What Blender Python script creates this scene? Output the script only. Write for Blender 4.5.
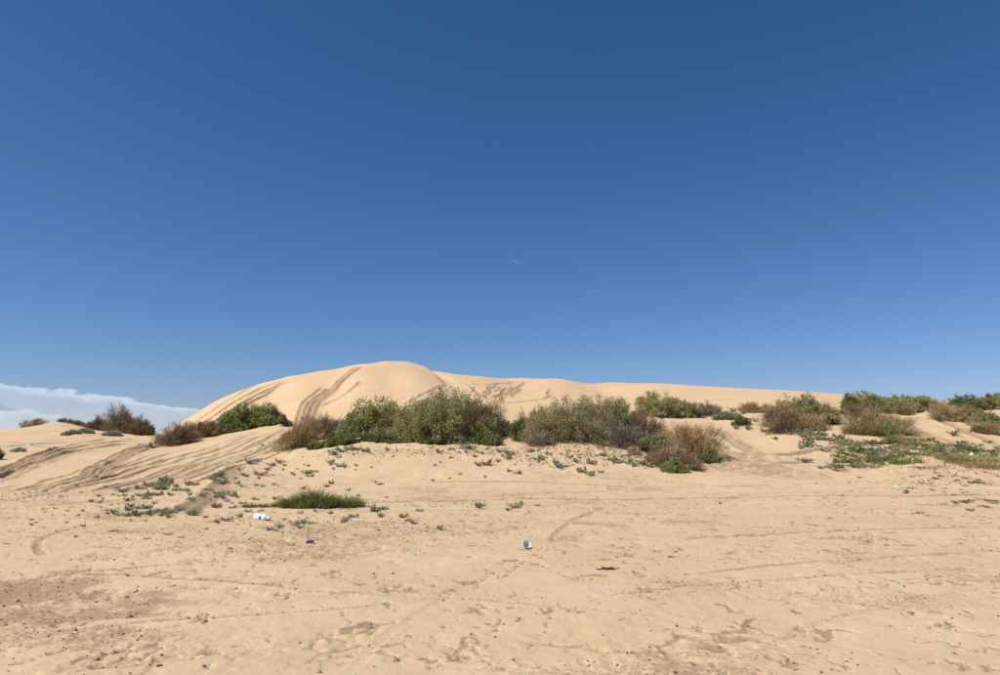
import bpy, math, random
import numpy as np

# ------------------------------------------------------------------ camera, sky, sun, exposure
sc = bpy.context.scene
for o in list(bpy.data.objects):
    bpy.data.objects.remove(o)
COL = sc.collection
EYE = 1.6                      # camera height above the flat sand, metres
FPX = 722.0                    # focal length in photograph pixels (1000 px wide)
HOR = 445.0                    # horizon row in the photograph
PITCH = math.atan((HOR - 337.5) / FPX)
cam_d = bpy.data.cameras.new('camera')
cam_d.sensor_width = 36.0
cam_d.lens = 36.0 * FPX / 1000.0
cam_d.clip_start = 0.05
cam_d.clip_end = 20000
cam = bpy.data.objects.new('camera', cam_d)
COL.objects.link(cam)
cam.location = (0, 0, EYE)
cam.rotation_euler = (math.pi / 2 + PITCH, 0, 0)
sc.camera = cam

SUN_EL = math.radians(54)
SUN_AZ = math.radians(-116)     # clockwise from +Y (the view direction): the sun stands to the left
sun_dir = np.array([math.sin(SUN_AZ) * math.cos(SUN_EL), math.cos(SUN_AZ) * math.cos(SUN_EL), math.sin(SUN_EL)])
sun_l = bpy.data.lights.new('sun', 'SUN')
sun_l.energy = 4.6
sun_l.angle = math.radians(0.53)
sun_l.color = (1.0, 0.955, 0.88)
sun = bpy.data.objects.new('sun', sun_l)
COL.objects.link(sun)
from mathutils import Vector, Matrix
sun.rotation_euler = Vector(tuple(sun_dir)).to_track_quat('Z', 'Y').to_euler()
sun.location = (-40, -10, 60)

sc.view_settings.view_transform = 'Standard'
sc.view_settings.look = 'None'
sc.view_settings.gamma = 1.0
sc.view_settings.use_curve_mapping = False
sc.view_settings.exposure = 0.35
sc.render.resolution_x = 1024
sc.render.resolution_y = 691


class NT:
    """small helper for building node trees"""
    def __init__(self, tree):
        self.t = tree

    def n(self, kind, **kw):
        nd = self.t.nodes.new(kind)
        for k, v in kw.items():
            setattr(nd, k, v)
        return nd

    def put(self, sock, v):
        if hasattr(v, 'bl_idname') or hasattr(v, 'links'):
            self.t.links.new(v, sock)
        else:
            sock.default_value = v

    def math(self, op, a, b=0.0, c=None, clamp=False):
        nd = self.n('ShaderNodeMath', operation=op, use_clamp=clamp)
        self.put(nd.inputs[0], a)
        self.put(nd.inputs[1], b)
        if c is not None:
            self.put(nd.inputs[2], c)
        return nd.outputs[0]

    def ramp(self, fac, a, b, o0=0.0, o1=1.0, smooth=True):
        nd = self.n('ShaderNodeMapRange', interpolation_type='SMOOTHSTEP' if smooth else 'LINEAR')
        for i, v in enumerate((fac, a, b, o0, o1)):
            self.put(nd.inputs[i], v)
        return nd.outputs[0]

    def mix(self, fac, a, b):
        nd = self.n('ShaderNodeMix', data_type='RGBA')
        self.put(nd.inputs[0], fac)
        self.put(nd.inputs[6], a)
        self.put(nd.inputs[7], b)
        return nd.outputs[2]

    def noise(self, vec, scale, detail=3.0, rough=0.55, out=0):
        nd = self.n('ShaderNodeTexNoise')
        if vec is not None:
            self.put(nd.inputs['Vector'], vec)
        nd.inputs['Scale'].default_value = scale
        nd.inputs['Detail'].default_value = detail
        nd.inputs['Roughness'].default_value = rough
        return nd.outputs[out]


def rgba(c):
    return (c[0], c[1], c[2], 1.0)


world = bpy.data.worlds.new('World')
sc.world = world
world.use_nodes = True
wt = world.node_tree
wt.nodes.clear()
W = NT(wt)
sky = W.n('ShaderNodeTexSky', sky_type='NISHITA')
sky.sun_disc = False
sky.sun_elevation = SUN_EL
sky.sun_rotation = SUN_AZ
sky.altitude = 0
sky.air_density = 0.9
sky.dust_density = 0.3
sky.ozone_density = 1.5
# the phone's deep, contrasty rendering of the blue: one tone curve per channel for the whole sky
SKY_K = 0.085
ssep = W.n('ShaderNodeSeparateColor')
W.put(ssep.inputs[0], sky.outputs[0])
scom = W.n('ShaderNodeCombineColor')
for i, (g_, k_, cap_) in enumerate(((1.43, .848, .55), (1.081, .693, .65), (1.134, .978, .85))):
    v_ = W.math('MINIMUM', W.math('MULTIPLY', ssep.outputs[i], SKY_K), cap_)
    W.put(scom.inputs[i], W.math('MULTIPLY', W.math('POWER', v_, g_), k_ / SKY_K))
# a far bank of thin cloud low over the horizon, a function of direction only
geo = W.n('ShaderNodeTexCoord')
sep = W.n('ShaderNodeSeparateXYZ')
W.put(sep.inputs[0], geo.outputs['Generated'])
yy = W.math('MAXIMUM', sep.outputs[1], 0.05)
cu = W.math('DIVIDE', sep.outputs[0], yy)
ct = W.math('DIVIDE', sep.outputs[2], yy)
comb = W.n('ShaderNodeCombineXYZ')
W.put(comb.inputs[0], cu)
W.put(comb.inputs[1], W.math('MULTIPLY', ct, 2.5))
nz = W.noise(comb.outputs[0], 30, 6, 0.6)
nz2 = W.noise(comb.outputs[0], 9, 4, 0.55)
nc = W.math('ADD', W.math('MULTIPLY', W.math('SUBTRACT', nz, 0.5), 0.024), W.math('MULTIPLY', W.math('SUBTRACT', nz2, 0.5), 0.024))
# upper bank: top edge from pixel (0,384) falling to (195,408)
d_u = W.math('ADD', cu, 0.70)
top1 = W.math('SUBTRACT', 0.0865, W.math('MULTIPLY', d_u, 0.125))
over1 = W.math('SUBTRACT', W.math('ADD', top1, nc), ct)
m1 = W.ramp(over1, 0.0, 0.0045)
edge1 = W.ramp(over1, 0.002, 0.014, 1.0, 0.46)
end1 = W.ramp(cu, -0.425, -0.40, 1.0, 0.0)
gap = W.math('SUBTRACT', W.math('SUBTRACT', 0.059, W.math('MULTIPLY', d_u, 0.20)), ct)
gapm = W.ramp(W.math('ADD', gap, nc), 0.0, 0.006, 1.0, 0.22)
a1 = W.math('MULTIPLY', W.math('MULTIPLY', m1, edge1), W.math('MULTIPLY', end1, gapm))
# lower puffy bank at the far left
dd = W.math('ADD', cu, 0.655)
top2 = W.math('SUBTRACT', 0.0535, W.math('MULTIPLY', W.math('ABSOLUTE', dd), 0.26))
over2 = W.math('SUBTRACT', W.math('ADD', top2, W.math('MULTIPLY', nc, 1.3)), ct)
m2 = W.ramp(over2, 0.0, 0.004)
a2 = W.math('MULTIPLY', m2, W.ramp(over2, 0.001, 0.016, 1.0, 0.6))
# a whisper of the same bank beyond the dune on the right
a3 = W.math('MULTIPLY', W.ramp(nz2, 0.50, 0.68), W.math('MULTIPLY', W.ramp(ct, 0.050, 0.068, 0.22, 0.0), W.ramp(cu, 0.40, 0.47)))
al = W.math('MAXIMUM', W.math('MAXIMUM', a1, a2), a3)
al = W.math('MULTIPLY', al, W.ramp(nz2, 0.30, 0.70, 0.62, 1.0))
# short contrail high above the dune
l0 = W.math('SUBTRACT', W.math('ADD', W.math('MULTIPLY', cu, -0.42), 0.2676), ct)
line = W.ramp(W.math('ABSOLUTE', l0), 0.0002, 0.0011, 1.0, 0.0)
seg = W.math('MULTIPLY', W.ramp(cu, 0.014, 0.018), W.ramp(cu, 0.024, 0.030, 1.0, 0.0))
al = W.math('MAXIMUM', al, W.math('MULTIPLY', W.math('MULTIPLY', line, seg), 0.16))
front = W.math('GREATER_THAN', sep.outputs[1], 0.06)
al = W.math('MULTIPLY', al, front)
cl = W.mix(al, scom.outputs[0], (6.4, 7.0, 8.0, 1))
bg = W.n('ShaderNodeBackground')
W.put(bg.inputs[0], cl)
bg.inputs[1].default_value = SKY_K
wo = W.n('ShaderNodeOutputWorld')
wt.links.new(bg.outputs[0], wo.inputs[0])

# ------------------------------------------------------------------ pixel helpers and noise
CP, SP = math.cos(PITCH), math.sin(PITCH)


def ray(px, py):
    """photograph pixel -> (x per metre forward, z per metre forward)"""
    xc = (px - 500.0) / FPX
    yc = (337.5 - py) / FPX
    y = CP - yc * SP
    return xc / y, (SP + yc * CP) / y


def hash2(ix, iy, seed):
    h = (ix.astype(np.int64) * 374761393 + iy.astype(np.int64) * 668265263 + seed * 974634777) & 0xFFFFFFFF
    h = ((h ^ (h >> 13)) * 1274126177) & 0xFFFFFFFF
    h = ((h ^ (h >> 16)) * 2246822519) & 0xFFFFFFFF
    return ((h >> 8) & 0xFFFF) / 65535.0


def vnoise(x, y, seed=0):
    ix = np.floor(x)
    iy = np.floor(y)
    fx = x - ix
    fy = y - iy
    fx = fx * fx * fx * (fx * (fx * 6 - 15) + 10)
    fy = fy * fy * fy * (fy * (fy * 6 - 15) + 10)
    a = hash2(ix, iy, seed)
    b = hash2(ix + 1, iy, seed)
    c = hash2(ix, iy + 1, seed)
    d = hash2(ix + 1, iy + 1, seed)
    return (a + (b - a) * fx) * (1 - fy) + (c + (d - c) * fx) * fy


def fbm(x, y, seed=0, octv=4, gain=0.5):
    s = 0.0
    amp = 1.0
    tot = 0.0
    for k in range(octv):
        ca, sa = math.cos(0.7 * k + seed), math.sin(0.7 * k + seed)
        s = s + amp * vnoise((x * ca - y * sa) + 17.3 * k, (x * sa + y * ca) - 9.1 * k, seed + 31 * k)
        tot += amp
        amp *= gain
        x = x * 2.03
        y = y * 2.03
    return s / tot - 0.5


def sstep(a, b, x):
    t = np.clip((x - a) / (b - a), 0, 1)
    return t * t * (3 - 2 * t)


# ------------------------------------------------------------------ terrain: control heights -> thin plate spline
ctrl = []     # (u, ln D, height/D)


def cz(px, D, z):
    u, _ = ray(px, HOR - 10)
    ctrl.append((u, math.log(D), z / D))


def cp(px, py, D):
    u, t = ray(px, py)
    ctrl.append((u, math.log(D), t + EYE / D))


COLS = [-140, 0, 60, 120, 180, 240, 300, 360, 430, 500, 570, 640, 700, 750, 800, 860, 930, 1000, 1140]
for px in COLS[::2]:
    for D in (2.0, 5.0, 10.0, 17.0):
        cz(px, D, 0.0)
for px in COLS:
    cz(px, 24.0, 0.0 if px < 800 else 0.05)
for px, lst in {
    -140: [(40, 0.8, 1), (62, 2.4, 1), (90, 1.2, 1), (140, .6, 1)],
    0: [(31, 476, 0), (40, 461, 0), (52, 443, 0), (63, 430, 0), (75, 2.0, 1), (95, 1.0, 1), (140, .6, 1)],
    60: [(31, 476, 0), (42, 457, 0), (55, 440, 0), (67, 422.5, 0), (78, 2.4, 1), (95, 1.2, 1), (140, .8, 1)],
    120: [(31, 476, 0), (42, 457, 0), (55, 441, 0), (64, 433, 0), (74, 2.2, 1), (90, 1.6, 1), (140, 1, 1)],
    165: [(58, 438, 0), (72, 2.2, 1)],
    180: [(31, 475, 0), (42, 455, 0), (53, 444, 0), (60, 2.5, 1), (75, 2.4, 1), (100, 428, 0)],
    240: [(30, 474, 0), (40, 454, 0), (54, 434, 0), (61, 2.7, 1), (78, 2.7, 1), (100, 412, 0)],
    285: [(36, 458, 0), (45, 442, 0), (57, 426, 0), (65, 420, 0), (78, 3.2, 1)],
    300: [(30, 480, 0), (37.5, 449, 0), (43, 1.75, 1), (50, 2.2, 1), (60, 3.0, 1), (80, 3.4, 1), (100, 402, 0)],
    360: [(29.5, 481, 0), (34, 460, 0), (38.5, 440.5, 0), (43, 2.3, 1), (52, 2.1, 1), (70, 2.7, 1), (100, 394, 0)],
    430: [(29.5, 481, 0), (34, 460, 0), (38.5, 441, 0), (43, 2.4, 1), (52, 2.2, 1), (70, 2.8, 1), (100, 395, 0)],
    500: [(29, 482, 0), (33.5, 463, 0), (38, 444, 0), (43, 2.2, 1), (52, 2.2, 1), (70, 3.0, 1), (88, 415, 0), (110, 397, 0)],
    570: [(29, 482, 0), (33, 464, 0), (37, 443, 0), (42, 2.3, 1), (52, 2.4, 1), (70, 3.2, 1), (100, 407, 0)],
    640: [(29, 482, 0), (32, 470, 0), (35.5, 454, 0), (41, 1.9, 1), (52, 3.0, 1), (58, 413, 0), (75, 4.6, 1), (110, 403, 0)],
    700: [(28, 485, 0), (31, 475, 0), (35, 462, 0), (43, 441, 0), (54, 423, 0), (62, 414, 0), (80, 5.4, 1), (120, 403, 0)],
    750: [(28, 485, 0), (33, 468, 0), (38, 455, 0), (45, 441, 0), (55, 416, 0), (60, 410, 0), (75, 5.2, 1), (120, 404, 0)],
    800: [(28, 485, 0), (33, 468, 0), (38, 456, 0), (44, 438, 0), (49, 427, 0), (55, 3.6, 1), (75, 4.0, 1), (120, 407, 0)],
    860: [(28, 485, 0), (33, 469, 0), (38, 453, 0), (44, 437, 0), (50, 422, 0), (56, 412, 0), (62, 4.0, 1), (85, 4, 1), (130, 410, 0)],
    930: [(28, 486, 0), (32, 472, 0), (37, 454, 0), (43, 439, 0), (50, 422, 0), (57, 411, 0), (64, 4.0, 1), (90, 4, 1), (140, 412, 0)],
    1000: [(28, 486, 0), (32, 473, 0), (37, 457, 0), (43, 442, 0), (50, 425, 0), (58, 410, 0), (66, 4.2, 1), (90, 4, 1), (140, 412, 0)],
    1140: [(28, 0.1, 1), (37, .9, 1), (50, 2.8, 1), (60, 3.8, 1), (90, 3.5, 1), (140, 5.5, 1)],
}.items():
    for D, v, isz in lst:
        (cz if isz else cp)(px, D, v) if isz else cp(px, v, D)
# the great dune: crest line and the ground beyond
CREST = [(165, 431, 112), (190, 417.5, 115), (215, 402, 117), (240, 391, 119), (262, 383, 121), (288, 376.5, 123), (320, 371, 125),
         (352, 365.5, 127), (385, 361.5, 129), (408, 362.5, 131), (428, 370, 134), (446, 374.5, 138), (478, 378.5, 146), (520, 378.5, 150),
         (560, 380, 155), (610, 383, 160), (660, 387, 166), (710, 391.5, 172), (760, 396, 180), (810, 399, 188), (860, 402.5, 196),
         (920, 407, 206), (1000, 411, 220)]
for px, py, D in CREST:
    cp(px, py, D)
    u, t = ray(px, py)
    zc = t * D + EYE
    cz(px, D + 14, zc - 2.2)
    cz(px, D + 45, zc * 0.5)
    cz(px, D + 110, zc * 0.15)
for px in (-140, 60):
    cz(px, 200, 0.5)
for px in (-140, 100, 300, 500, 700, 900, 1140):
    cz(px, 420, 0.5)
for px in (1140,):
    cz(px, 225, 6.5)
# shape of the dune's near face
for px, py, D in [(210, 418, 100), (270, 398, 108), (330, 388, 110), (390, 380, 112), (450, 387, 114), (520, 386.5, 132), (600, 392, 138)]:
    cp(px, py, D)

C = np.array(ctrl)
KU = 3.0
PX_ = np.stack([C[:, 0] * KU, C[:, 1]], 1)


def tps_k(r2):
    return 0.5 * r2 * np.log(np.maximum(r2, 1e-12))


N = len(C)
A = np.zeros((N + 3, N + 3))
A[:N, :N] = tps_k(((PX_[:, None, :] - PX_[None]) ** 2).sum(-1)) + np.eye(N) * 2e-4
A[:N, N] = 1
A[:N, N + 1:] = PX_
A[N, :N] = 1
A[N + 1:, :N] = PX_.T
TPSW = np.linalg.solve(A, np.concatenate([C[:, 2], np.zeros(3)]))


def base_z(x, y):
    """smooth terrain height without fine relief"""
    x = np.atleast_1d(np.asarray(x, float))
    y = np.atleast_1d(np.asarray(y, float))
    r = np.hypot(x, y)
    a = np.arctan2(x, y)
    ac = np.clip(a, -0.74, 0.74)
    u = np.tan(ac)
    D = np.clip(r * np.cos(ac), 2.0, 420)
    out = np.empty_like(D)
    for s in range(0, len(D), 20000):
        e = s + 20000
        qx = u[s:e] * KU
        qy = np.log(D[s:e])
        k = tps_k((qx[:, None] - PX_[None, :, 0]) ** 2 + (qy[:, None] - PX_[None, :, 1]) ** 2)
        out[s:e] = k @ TPSW[:N] + TPSW[N] + TPSW[N + 1] * qx + TPSW[N + 2] * qy
    z = out * D
    z = z * sstep(9, 22, D)
    z = z * (1 - sstep(260, 420, r)) * (1 - sstep(0.9, 1.7, np.abs(a)))
    return z + slip_face(x, y)


def seg_dist(x, y, pts):
    """distance to a polyline, arc length at the foot and signed side (+ = right of travel)"""
    best = np.full(x.shape, 1e9)
    bs = np.zeros(x.shape)
    side = np.zeros(x.shape)
    L = 0.0
    for (x0, y0), (x1, y1) in zip(pts[:-1], pts[1:]):
        dx, dy = x1 - x0, y1 - y0
        l2 = dx * dx + dy * dy + 1e-12
        t = np.clip(((x - x0) * dx + (y - y0) * dy) / l2, 0, 1)
        ex, ey = x - x0 - t * dx, y - y0 - t * dy
        d = np.sqrt(ex * ex + ey * ey)
        m = d < best
        best = np.where(m, d, best)
        bs = np.where(m, L + t * math.sqrt(l2), bs)
        side = np.where(m, np.sign(ex * dy - ey * dx), side)
        L += math.sqrt(l2)
    return best, bs, side


SLIP = []
for px, D in ((402, 131.5), (416, 129.5), (428, 126), (436, 121), (441, 115), (446, 108)):
    u, _ = ray(px, 370)
    SLIP.append((u * D, D))


def slip_face(x, y):
    """small wind-cut slip face running down from the dune's summit"""
    z = np.zeros_like(x)
    m = (y > 95) & (y < 150) & (np.abs(x + 12) < 22)
    if m.any():
        d, s, sd = seg_dist(x[m], y[m], SLIP)
        fade = np.exp(-((s - 9) / 8.0) ** 2)
        z[m] = np.where(sd < 0, -0.8 * np.exp(-((d - 1.6) / 1.8) ** 2) * np.minimum(d / 1.2, 1), 0.20 * np.exp(-(d / 2.0) ** 2)) * fade
    return z


def relief(x, y):
    """fine relief of the loose sand"""
    r = np.hypot(x, y)
    near = 1 - sstep(20, 45, r)
    hum = sstep(22, 32, r) * (1 - sstep(62, 85, r))
    far = sstep(70, 95, r)
    z = near * (0.055 * fbm(x * .35, y * .35, 3, 3) + 0.038 * fbm(x * 1.3, y * 1.3, 5, 5, .6))
    z += hum * (0.30 * fbm(x * .22, y * .22, 7, 3) + 0.12 * fbm(x * .9, y * .9, 9, 4, .6))
    z += far * (0.10 * fbm(x * .05, y * .05, 11, 3) + 0.10 * fbm(x * .3, y * .3, 12, 3))
    return z


def gz(x, y):
    x = np.atleast_1d(np.asarray(x, float))
    y = np.atleast_1d(np.asarray(y, float))
    return base_z(x, y) + relief(x, y)


_DS = np.concatenate([np.linspace(3, 70, 1500), np.linspace(70.2, 260, 900)])


def hit(px, py):
    """ground point seen at a photograph pixel"""
    u, t = ray(px, py)
    z = gz(u * _DS, _DS)
    k = np.nonzero(z >= EYE + t * _DS)[0]
    D = _DS[k[0]] if len(k) else 215.0
    return u * D, D


# ------------------------------------------------------------------ ground mesh: fine where the camera stands, coarse far away
rows = [0.4, 0.9, 1.5, 2.1, 2.7, 3.2]
D = 3.6
while D < 25:
    rows.append(D)
    D += max(0.02, 0.72 * D * D / (FPX * EYE))
while D < 74:
    rows.append(D)
    D += 0.095 + 0.0010 * (D - 25)
while D < 225:
    rows.append(D)
    D += 0.42 + (0.3 if D < 95 else 0) * 0
while D < 6000:
    rows.append(D)
    D *= 1.06
rows = np.array(rows)
ang = list(np.arctan(np.linspace(-0.80, 0.80, 760)))
a = ang[-1]
st = 0.006
side = []
while a < math.pi - 0.06:
    st = min(st * 1.15, 0.08)
    a += st
    side.append(min(a, math.pi - 0.01))
angles = np.array([-s for s in side[::-1]] + ang + side)
nr, na = len(rows), len(angles)
RR, AA = np.meshgrid(rows, angles, indexing='ij')
# rows are straight lines across the view in front (distance along the view), circles elsewhere
ac = np.clip(AA, -0.6, 0.6)
RR = RR / np.cos(ac)
GX = (RR * np.sin(AA)).ravel()
GY = (RR * np.cos(AA)).ravel()
GZ = base_z(GX, GY) + relief(GX, GY)
GR = np.hypot(GX, GY)
dist_shade_attr = np.zeros_like(GZ)       # turned-over sand, plus shade painted into the flecks (0..1)

# scuffed, trampled flat in front
fl = 1 - sstep(26, 36, GR)
rid = 1 - np.abs(2 * (fbm(GX * .55 + 3, GY * .55, 21, 3) + .5) - 1) * 6
rid = np.clip(rid, 0, 1) * sstep(-0.06, 0.08, fbm(GX * .23, GY * .23, 22, 3))
rid2 = np.clip(1 - np.abs(2 * (fbm(GX * 1.4, GY * 1.1 + 8, 25, 3) + .5) - 1) * 7, 0, 1) * sstep(-0.05, 0.10, fbm(GX * .4, GY * .4, 26, 3))
brk1 = sstep(-.04, .06, fbm(GX * 3.6 + 1, GY * 3.6, 48, 3, .6))
rid = rid * brk1
rid2 = rid2 * sstep(-.03, .06, fbm(GX * 5.5 + 1, GY * 5.5, 49, 2, .6))
GZ += fl * (-0.022 * rid - 0.020 * rid2)
dist_shade_attr = np.maximum(dist_shade_attr, fl * (0.42 * rid + 0.50 * rid2) * (0.75 + 1.0 * fbm(GX * 3, GY * 3, 23, 2)))
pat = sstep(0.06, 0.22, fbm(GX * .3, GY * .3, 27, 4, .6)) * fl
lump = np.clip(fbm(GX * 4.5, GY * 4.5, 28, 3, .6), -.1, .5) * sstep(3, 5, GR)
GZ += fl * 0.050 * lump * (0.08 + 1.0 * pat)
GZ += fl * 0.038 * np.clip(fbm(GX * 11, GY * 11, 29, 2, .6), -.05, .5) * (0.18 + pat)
dist_shade_attr = np.maximum(dist_shade_attr, pat * (0.20 + 0.5 * (fbm(GX * 2.5, GY * 2.5, 30, 3) + .3)))
# scuffs and footmarks: shallow dents, their shade painted in as broken dark flecks
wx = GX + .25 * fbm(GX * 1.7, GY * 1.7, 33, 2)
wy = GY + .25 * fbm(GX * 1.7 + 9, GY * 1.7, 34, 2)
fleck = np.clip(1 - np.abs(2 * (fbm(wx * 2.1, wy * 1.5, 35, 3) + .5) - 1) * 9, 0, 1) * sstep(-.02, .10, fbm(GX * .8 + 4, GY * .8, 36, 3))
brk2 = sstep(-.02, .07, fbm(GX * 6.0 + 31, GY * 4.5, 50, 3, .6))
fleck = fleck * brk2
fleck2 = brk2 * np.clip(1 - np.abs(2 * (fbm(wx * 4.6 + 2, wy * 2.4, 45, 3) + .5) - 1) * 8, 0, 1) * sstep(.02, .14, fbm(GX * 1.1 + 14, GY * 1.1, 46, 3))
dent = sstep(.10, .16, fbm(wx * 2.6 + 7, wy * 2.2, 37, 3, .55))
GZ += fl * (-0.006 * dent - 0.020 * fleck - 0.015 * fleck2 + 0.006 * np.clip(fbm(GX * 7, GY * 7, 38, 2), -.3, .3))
dist_shade_attr = np.maximum(dist_shade_attr, fl * (1.25 * fleck + 1.15 * fleck2 + .12 * dent) * (0.8 + 1.0 * fbm(GX * 6, GY * 6, 39, 2)))


def patch(px, py, rx, ry, amount, dig=0.0, seed=1):
    """an irregular patch of churned sand, in metres round the ground point"""
    global GZ
    x0, y0 = hit(px, py)
    w = np.nonzero((np.abs(GX - x0) < 2 * rx) & (np.abs(GY - y0) < 2 * ry))[0]
    x, y = GX[w], GY[w]
    q = np.hypot((x - x0) / rx, (y - y0) / ry) + 0.9 * fbm((x - x0) / rx * 2, (y - y0) / ry * 2, seed, 4, .6)
    m = 1 - sstep(0.55, 1.05, q)
    GZ[w] += m * (dig * fbm(x * 2.6, y * 2.6, seed + 2, 4, .65) - 0.12 * abs(dig))
    dist_shade_attr[w] = np.maximum(dist_shade_attr[w], m * amount * np.clip(0.55 + 1.3 * fbm(x * 1.7, y * 1.7, seed + 1, 4, .65), 0, 1.2))


def track(pix, width, depth, amount=0.6, wob=0.15, tread=0.0, seed=1, swath=0.0):
    """press one rut along a polyline of photograph pixels that lie on the ground"""
    global GZ
    pts = [hit(*p) for p in pix]
    P = np.array(pts)
    seg = np.r_[0, np.cumsum(np.hypot(*np.diff(P, axis=0).T))]
    s = np.linspace(0, seg[-1], max(12, min(70, int(seg[-1] / 0.5))))
    # smooth the corners
    X = np.interp(s, seg, P[:, 0])
    Y = np.interp(s, seg, P[:, 1])
    for _ in range(int(len(s) / 6) + 1):
        X[1:-1] = (X[:-2] + 2 * X[1:-1] + X[2:]) / 4
        Y[1:-1] = (Y[:-2] + 2 * Y[1:-1] + Y[2:]) / 4
    pad = width * 3 + swath
    m = np.nonzero((GX > X.min() - pad) & (GX < X.max() + pad) & (GY > Y.min() - pad) & (GY < Y.max() + pad))[0]
    if not len(m):
        return
    x, y = GX[m], GY[m]
    d, ss, sd = seg_dist(x, y, list(zip(X, Y)))
    L = s[-1]
    d = np.abs(d * sd + wob * 2 * fbm(ss * .35, ss * 0 + seed, seed, 3))
    q = d / width
    endf = sstep(0, min(2.5, L * .2), ss) * sstep(0, min(2.5, L * .2), L - ss)
    endf = endf * (0.70 + 1.1 * np.clip(fbm(ss * .5, ss * 0 + 5.5, seed + 3, 3) + .3, 0, 1))
    prof = -np.exp(-(q * 1.1) ** 4) + 0.55 * np.exp(-((q - 1.45) / .45) ** 2)
    tr = 1 + (tread * np.sin(ss / 0.085 + 3 * sd * q) * (q < 1))
    rough = 0.5 * np.exp(-(q / 1.6) ** 2) * fbm(x * 5, y * 5, seed + 7, 3, .65)
    GZ[m] += depth * endf * (prof * tr + rough)
    dist_shade_attr[m] = np.maximum(dist_shade_attr[m], 1.25 * amount * endf * np.exp(-(q / 1.25) ** 4) * (0.85 + 0.8 * fbm(x * 3, y * 3, seed + 9, 3)))


T = track
# left hummock and the ramp of wheel ruts
def ruts(pix, offs, width, depth, amount, seed):
    """several wheel passes side by side; offs are photograph-pixel shifts of the line"""
    for i, (ox, oy) in enumerate(offs):
        T([(p[0] + ox, p[1] + oy) for p in pix], width * (0.8 + .4 * ((i * 7) % 3) / 2), depth, amount * (0.75 + .25 * ((i * 5) % 2)), .045, .2, seed + i)


ruts([(-30, 480), (0, 470), (32, 457), (62, 447), (100, 440.5), (150, 437)], [(0, 0), (2, 2.8), (3, 6.0)], .30, .15, 1.2, 41)
ruts([(78, 478), (100, 463), (124, 451), (150, 442)], [(0, 0), (4, 1), (9, 1), (14, 2)], .19, .09, .85, 145)
T([(0, 447), (42, 444), (88, 441)], .22, .09, .8, seed=45)
T([(0, 440), (40, 447), (60, 450)], .2, .07, .6, seed=46)
ruts([(-20, 492), (50, 480), (100, 465), (140, 452)], [(0, 0), (12, 2), (30, 1)], .12, .045, .7, 150)
ruts([(40, 490), (120, 467), (165, 454), (215, 442)], [(0, 0), (10, 3)], .13, .055, .85, 155)
ruts([(-20, 500), (60, 488), (132, 470), (200, 450), (262, 431)], [(0, 0), (6, 3)], .12, .06, 1.15, 160)
ruts([(90, 490), (172, 467), (240, 447), (278, 430)], [(-16, 0), (-6, 2), (4, 2), (12, 4), (22, 4)], .125, .05, .9, 165)
ruts([(150, 482), (212, 461), (262, 443), (288, 428)], [(0, 0), (10, 2), (22, 2), (33, 3)], .13, .055, .95, 172)
T([(178, 514), (204, 500), (224, 482), (242, 463)], .34, .045, .9, seed=55)
T([(185, 517), (211, 502), (231, 484)], .16, .03, .6, seed=56)
# great dune
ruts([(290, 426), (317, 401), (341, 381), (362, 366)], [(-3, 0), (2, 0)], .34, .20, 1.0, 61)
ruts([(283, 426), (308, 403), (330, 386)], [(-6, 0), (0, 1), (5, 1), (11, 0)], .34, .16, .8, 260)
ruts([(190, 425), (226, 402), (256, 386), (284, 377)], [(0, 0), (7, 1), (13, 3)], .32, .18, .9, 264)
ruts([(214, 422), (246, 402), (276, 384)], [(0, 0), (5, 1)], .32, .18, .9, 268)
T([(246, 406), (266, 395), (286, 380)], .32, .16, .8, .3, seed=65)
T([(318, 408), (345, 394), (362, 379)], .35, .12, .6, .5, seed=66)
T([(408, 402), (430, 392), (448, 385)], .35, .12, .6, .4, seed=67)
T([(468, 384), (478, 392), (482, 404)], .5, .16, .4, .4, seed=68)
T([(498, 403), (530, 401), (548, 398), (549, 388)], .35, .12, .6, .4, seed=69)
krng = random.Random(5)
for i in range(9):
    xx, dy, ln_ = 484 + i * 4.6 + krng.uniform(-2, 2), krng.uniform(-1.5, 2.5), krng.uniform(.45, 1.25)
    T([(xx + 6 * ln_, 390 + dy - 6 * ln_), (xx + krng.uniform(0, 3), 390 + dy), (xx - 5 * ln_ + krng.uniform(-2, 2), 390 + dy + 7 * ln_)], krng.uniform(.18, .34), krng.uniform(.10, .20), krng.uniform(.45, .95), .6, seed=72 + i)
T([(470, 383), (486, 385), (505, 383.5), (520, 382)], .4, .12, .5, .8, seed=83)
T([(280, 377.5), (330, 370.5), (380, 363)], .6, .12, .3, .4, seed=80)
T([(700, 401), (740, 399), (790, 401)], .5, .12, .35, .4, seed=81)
# basin and trails on the right
T([(722, 432), (743, 450), (770, 457), (802, 454), (838, 447), (880, 446)], .35, .15, 1.0, seed=91, tread=.2)
T([(712, 440), (735, 458), (770, 466), (820, 461)], .28, .09, .85, seed=92)
T([(716, 426), (738, 441), (762, 452)], .25, .10, .8, seed=93)
T([(912, 411), (938, 424), (968, 435), (1005, 446)], .26, .07, 1.3, seed=94, tread=.2)
T([(903, 424), (928, 435), (955, 444)], .22, .06, 1.1, seed=95)
T([(925, 411), (952, 422), (985, 432), (1010, 438)], .2, .05, .9, seed=96)
patch(738, 460, 2.8, 6.0, 1.0, .20, 101)
patch(760, 474, 3.4, 2.8, .55, .12, 102)
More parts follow.
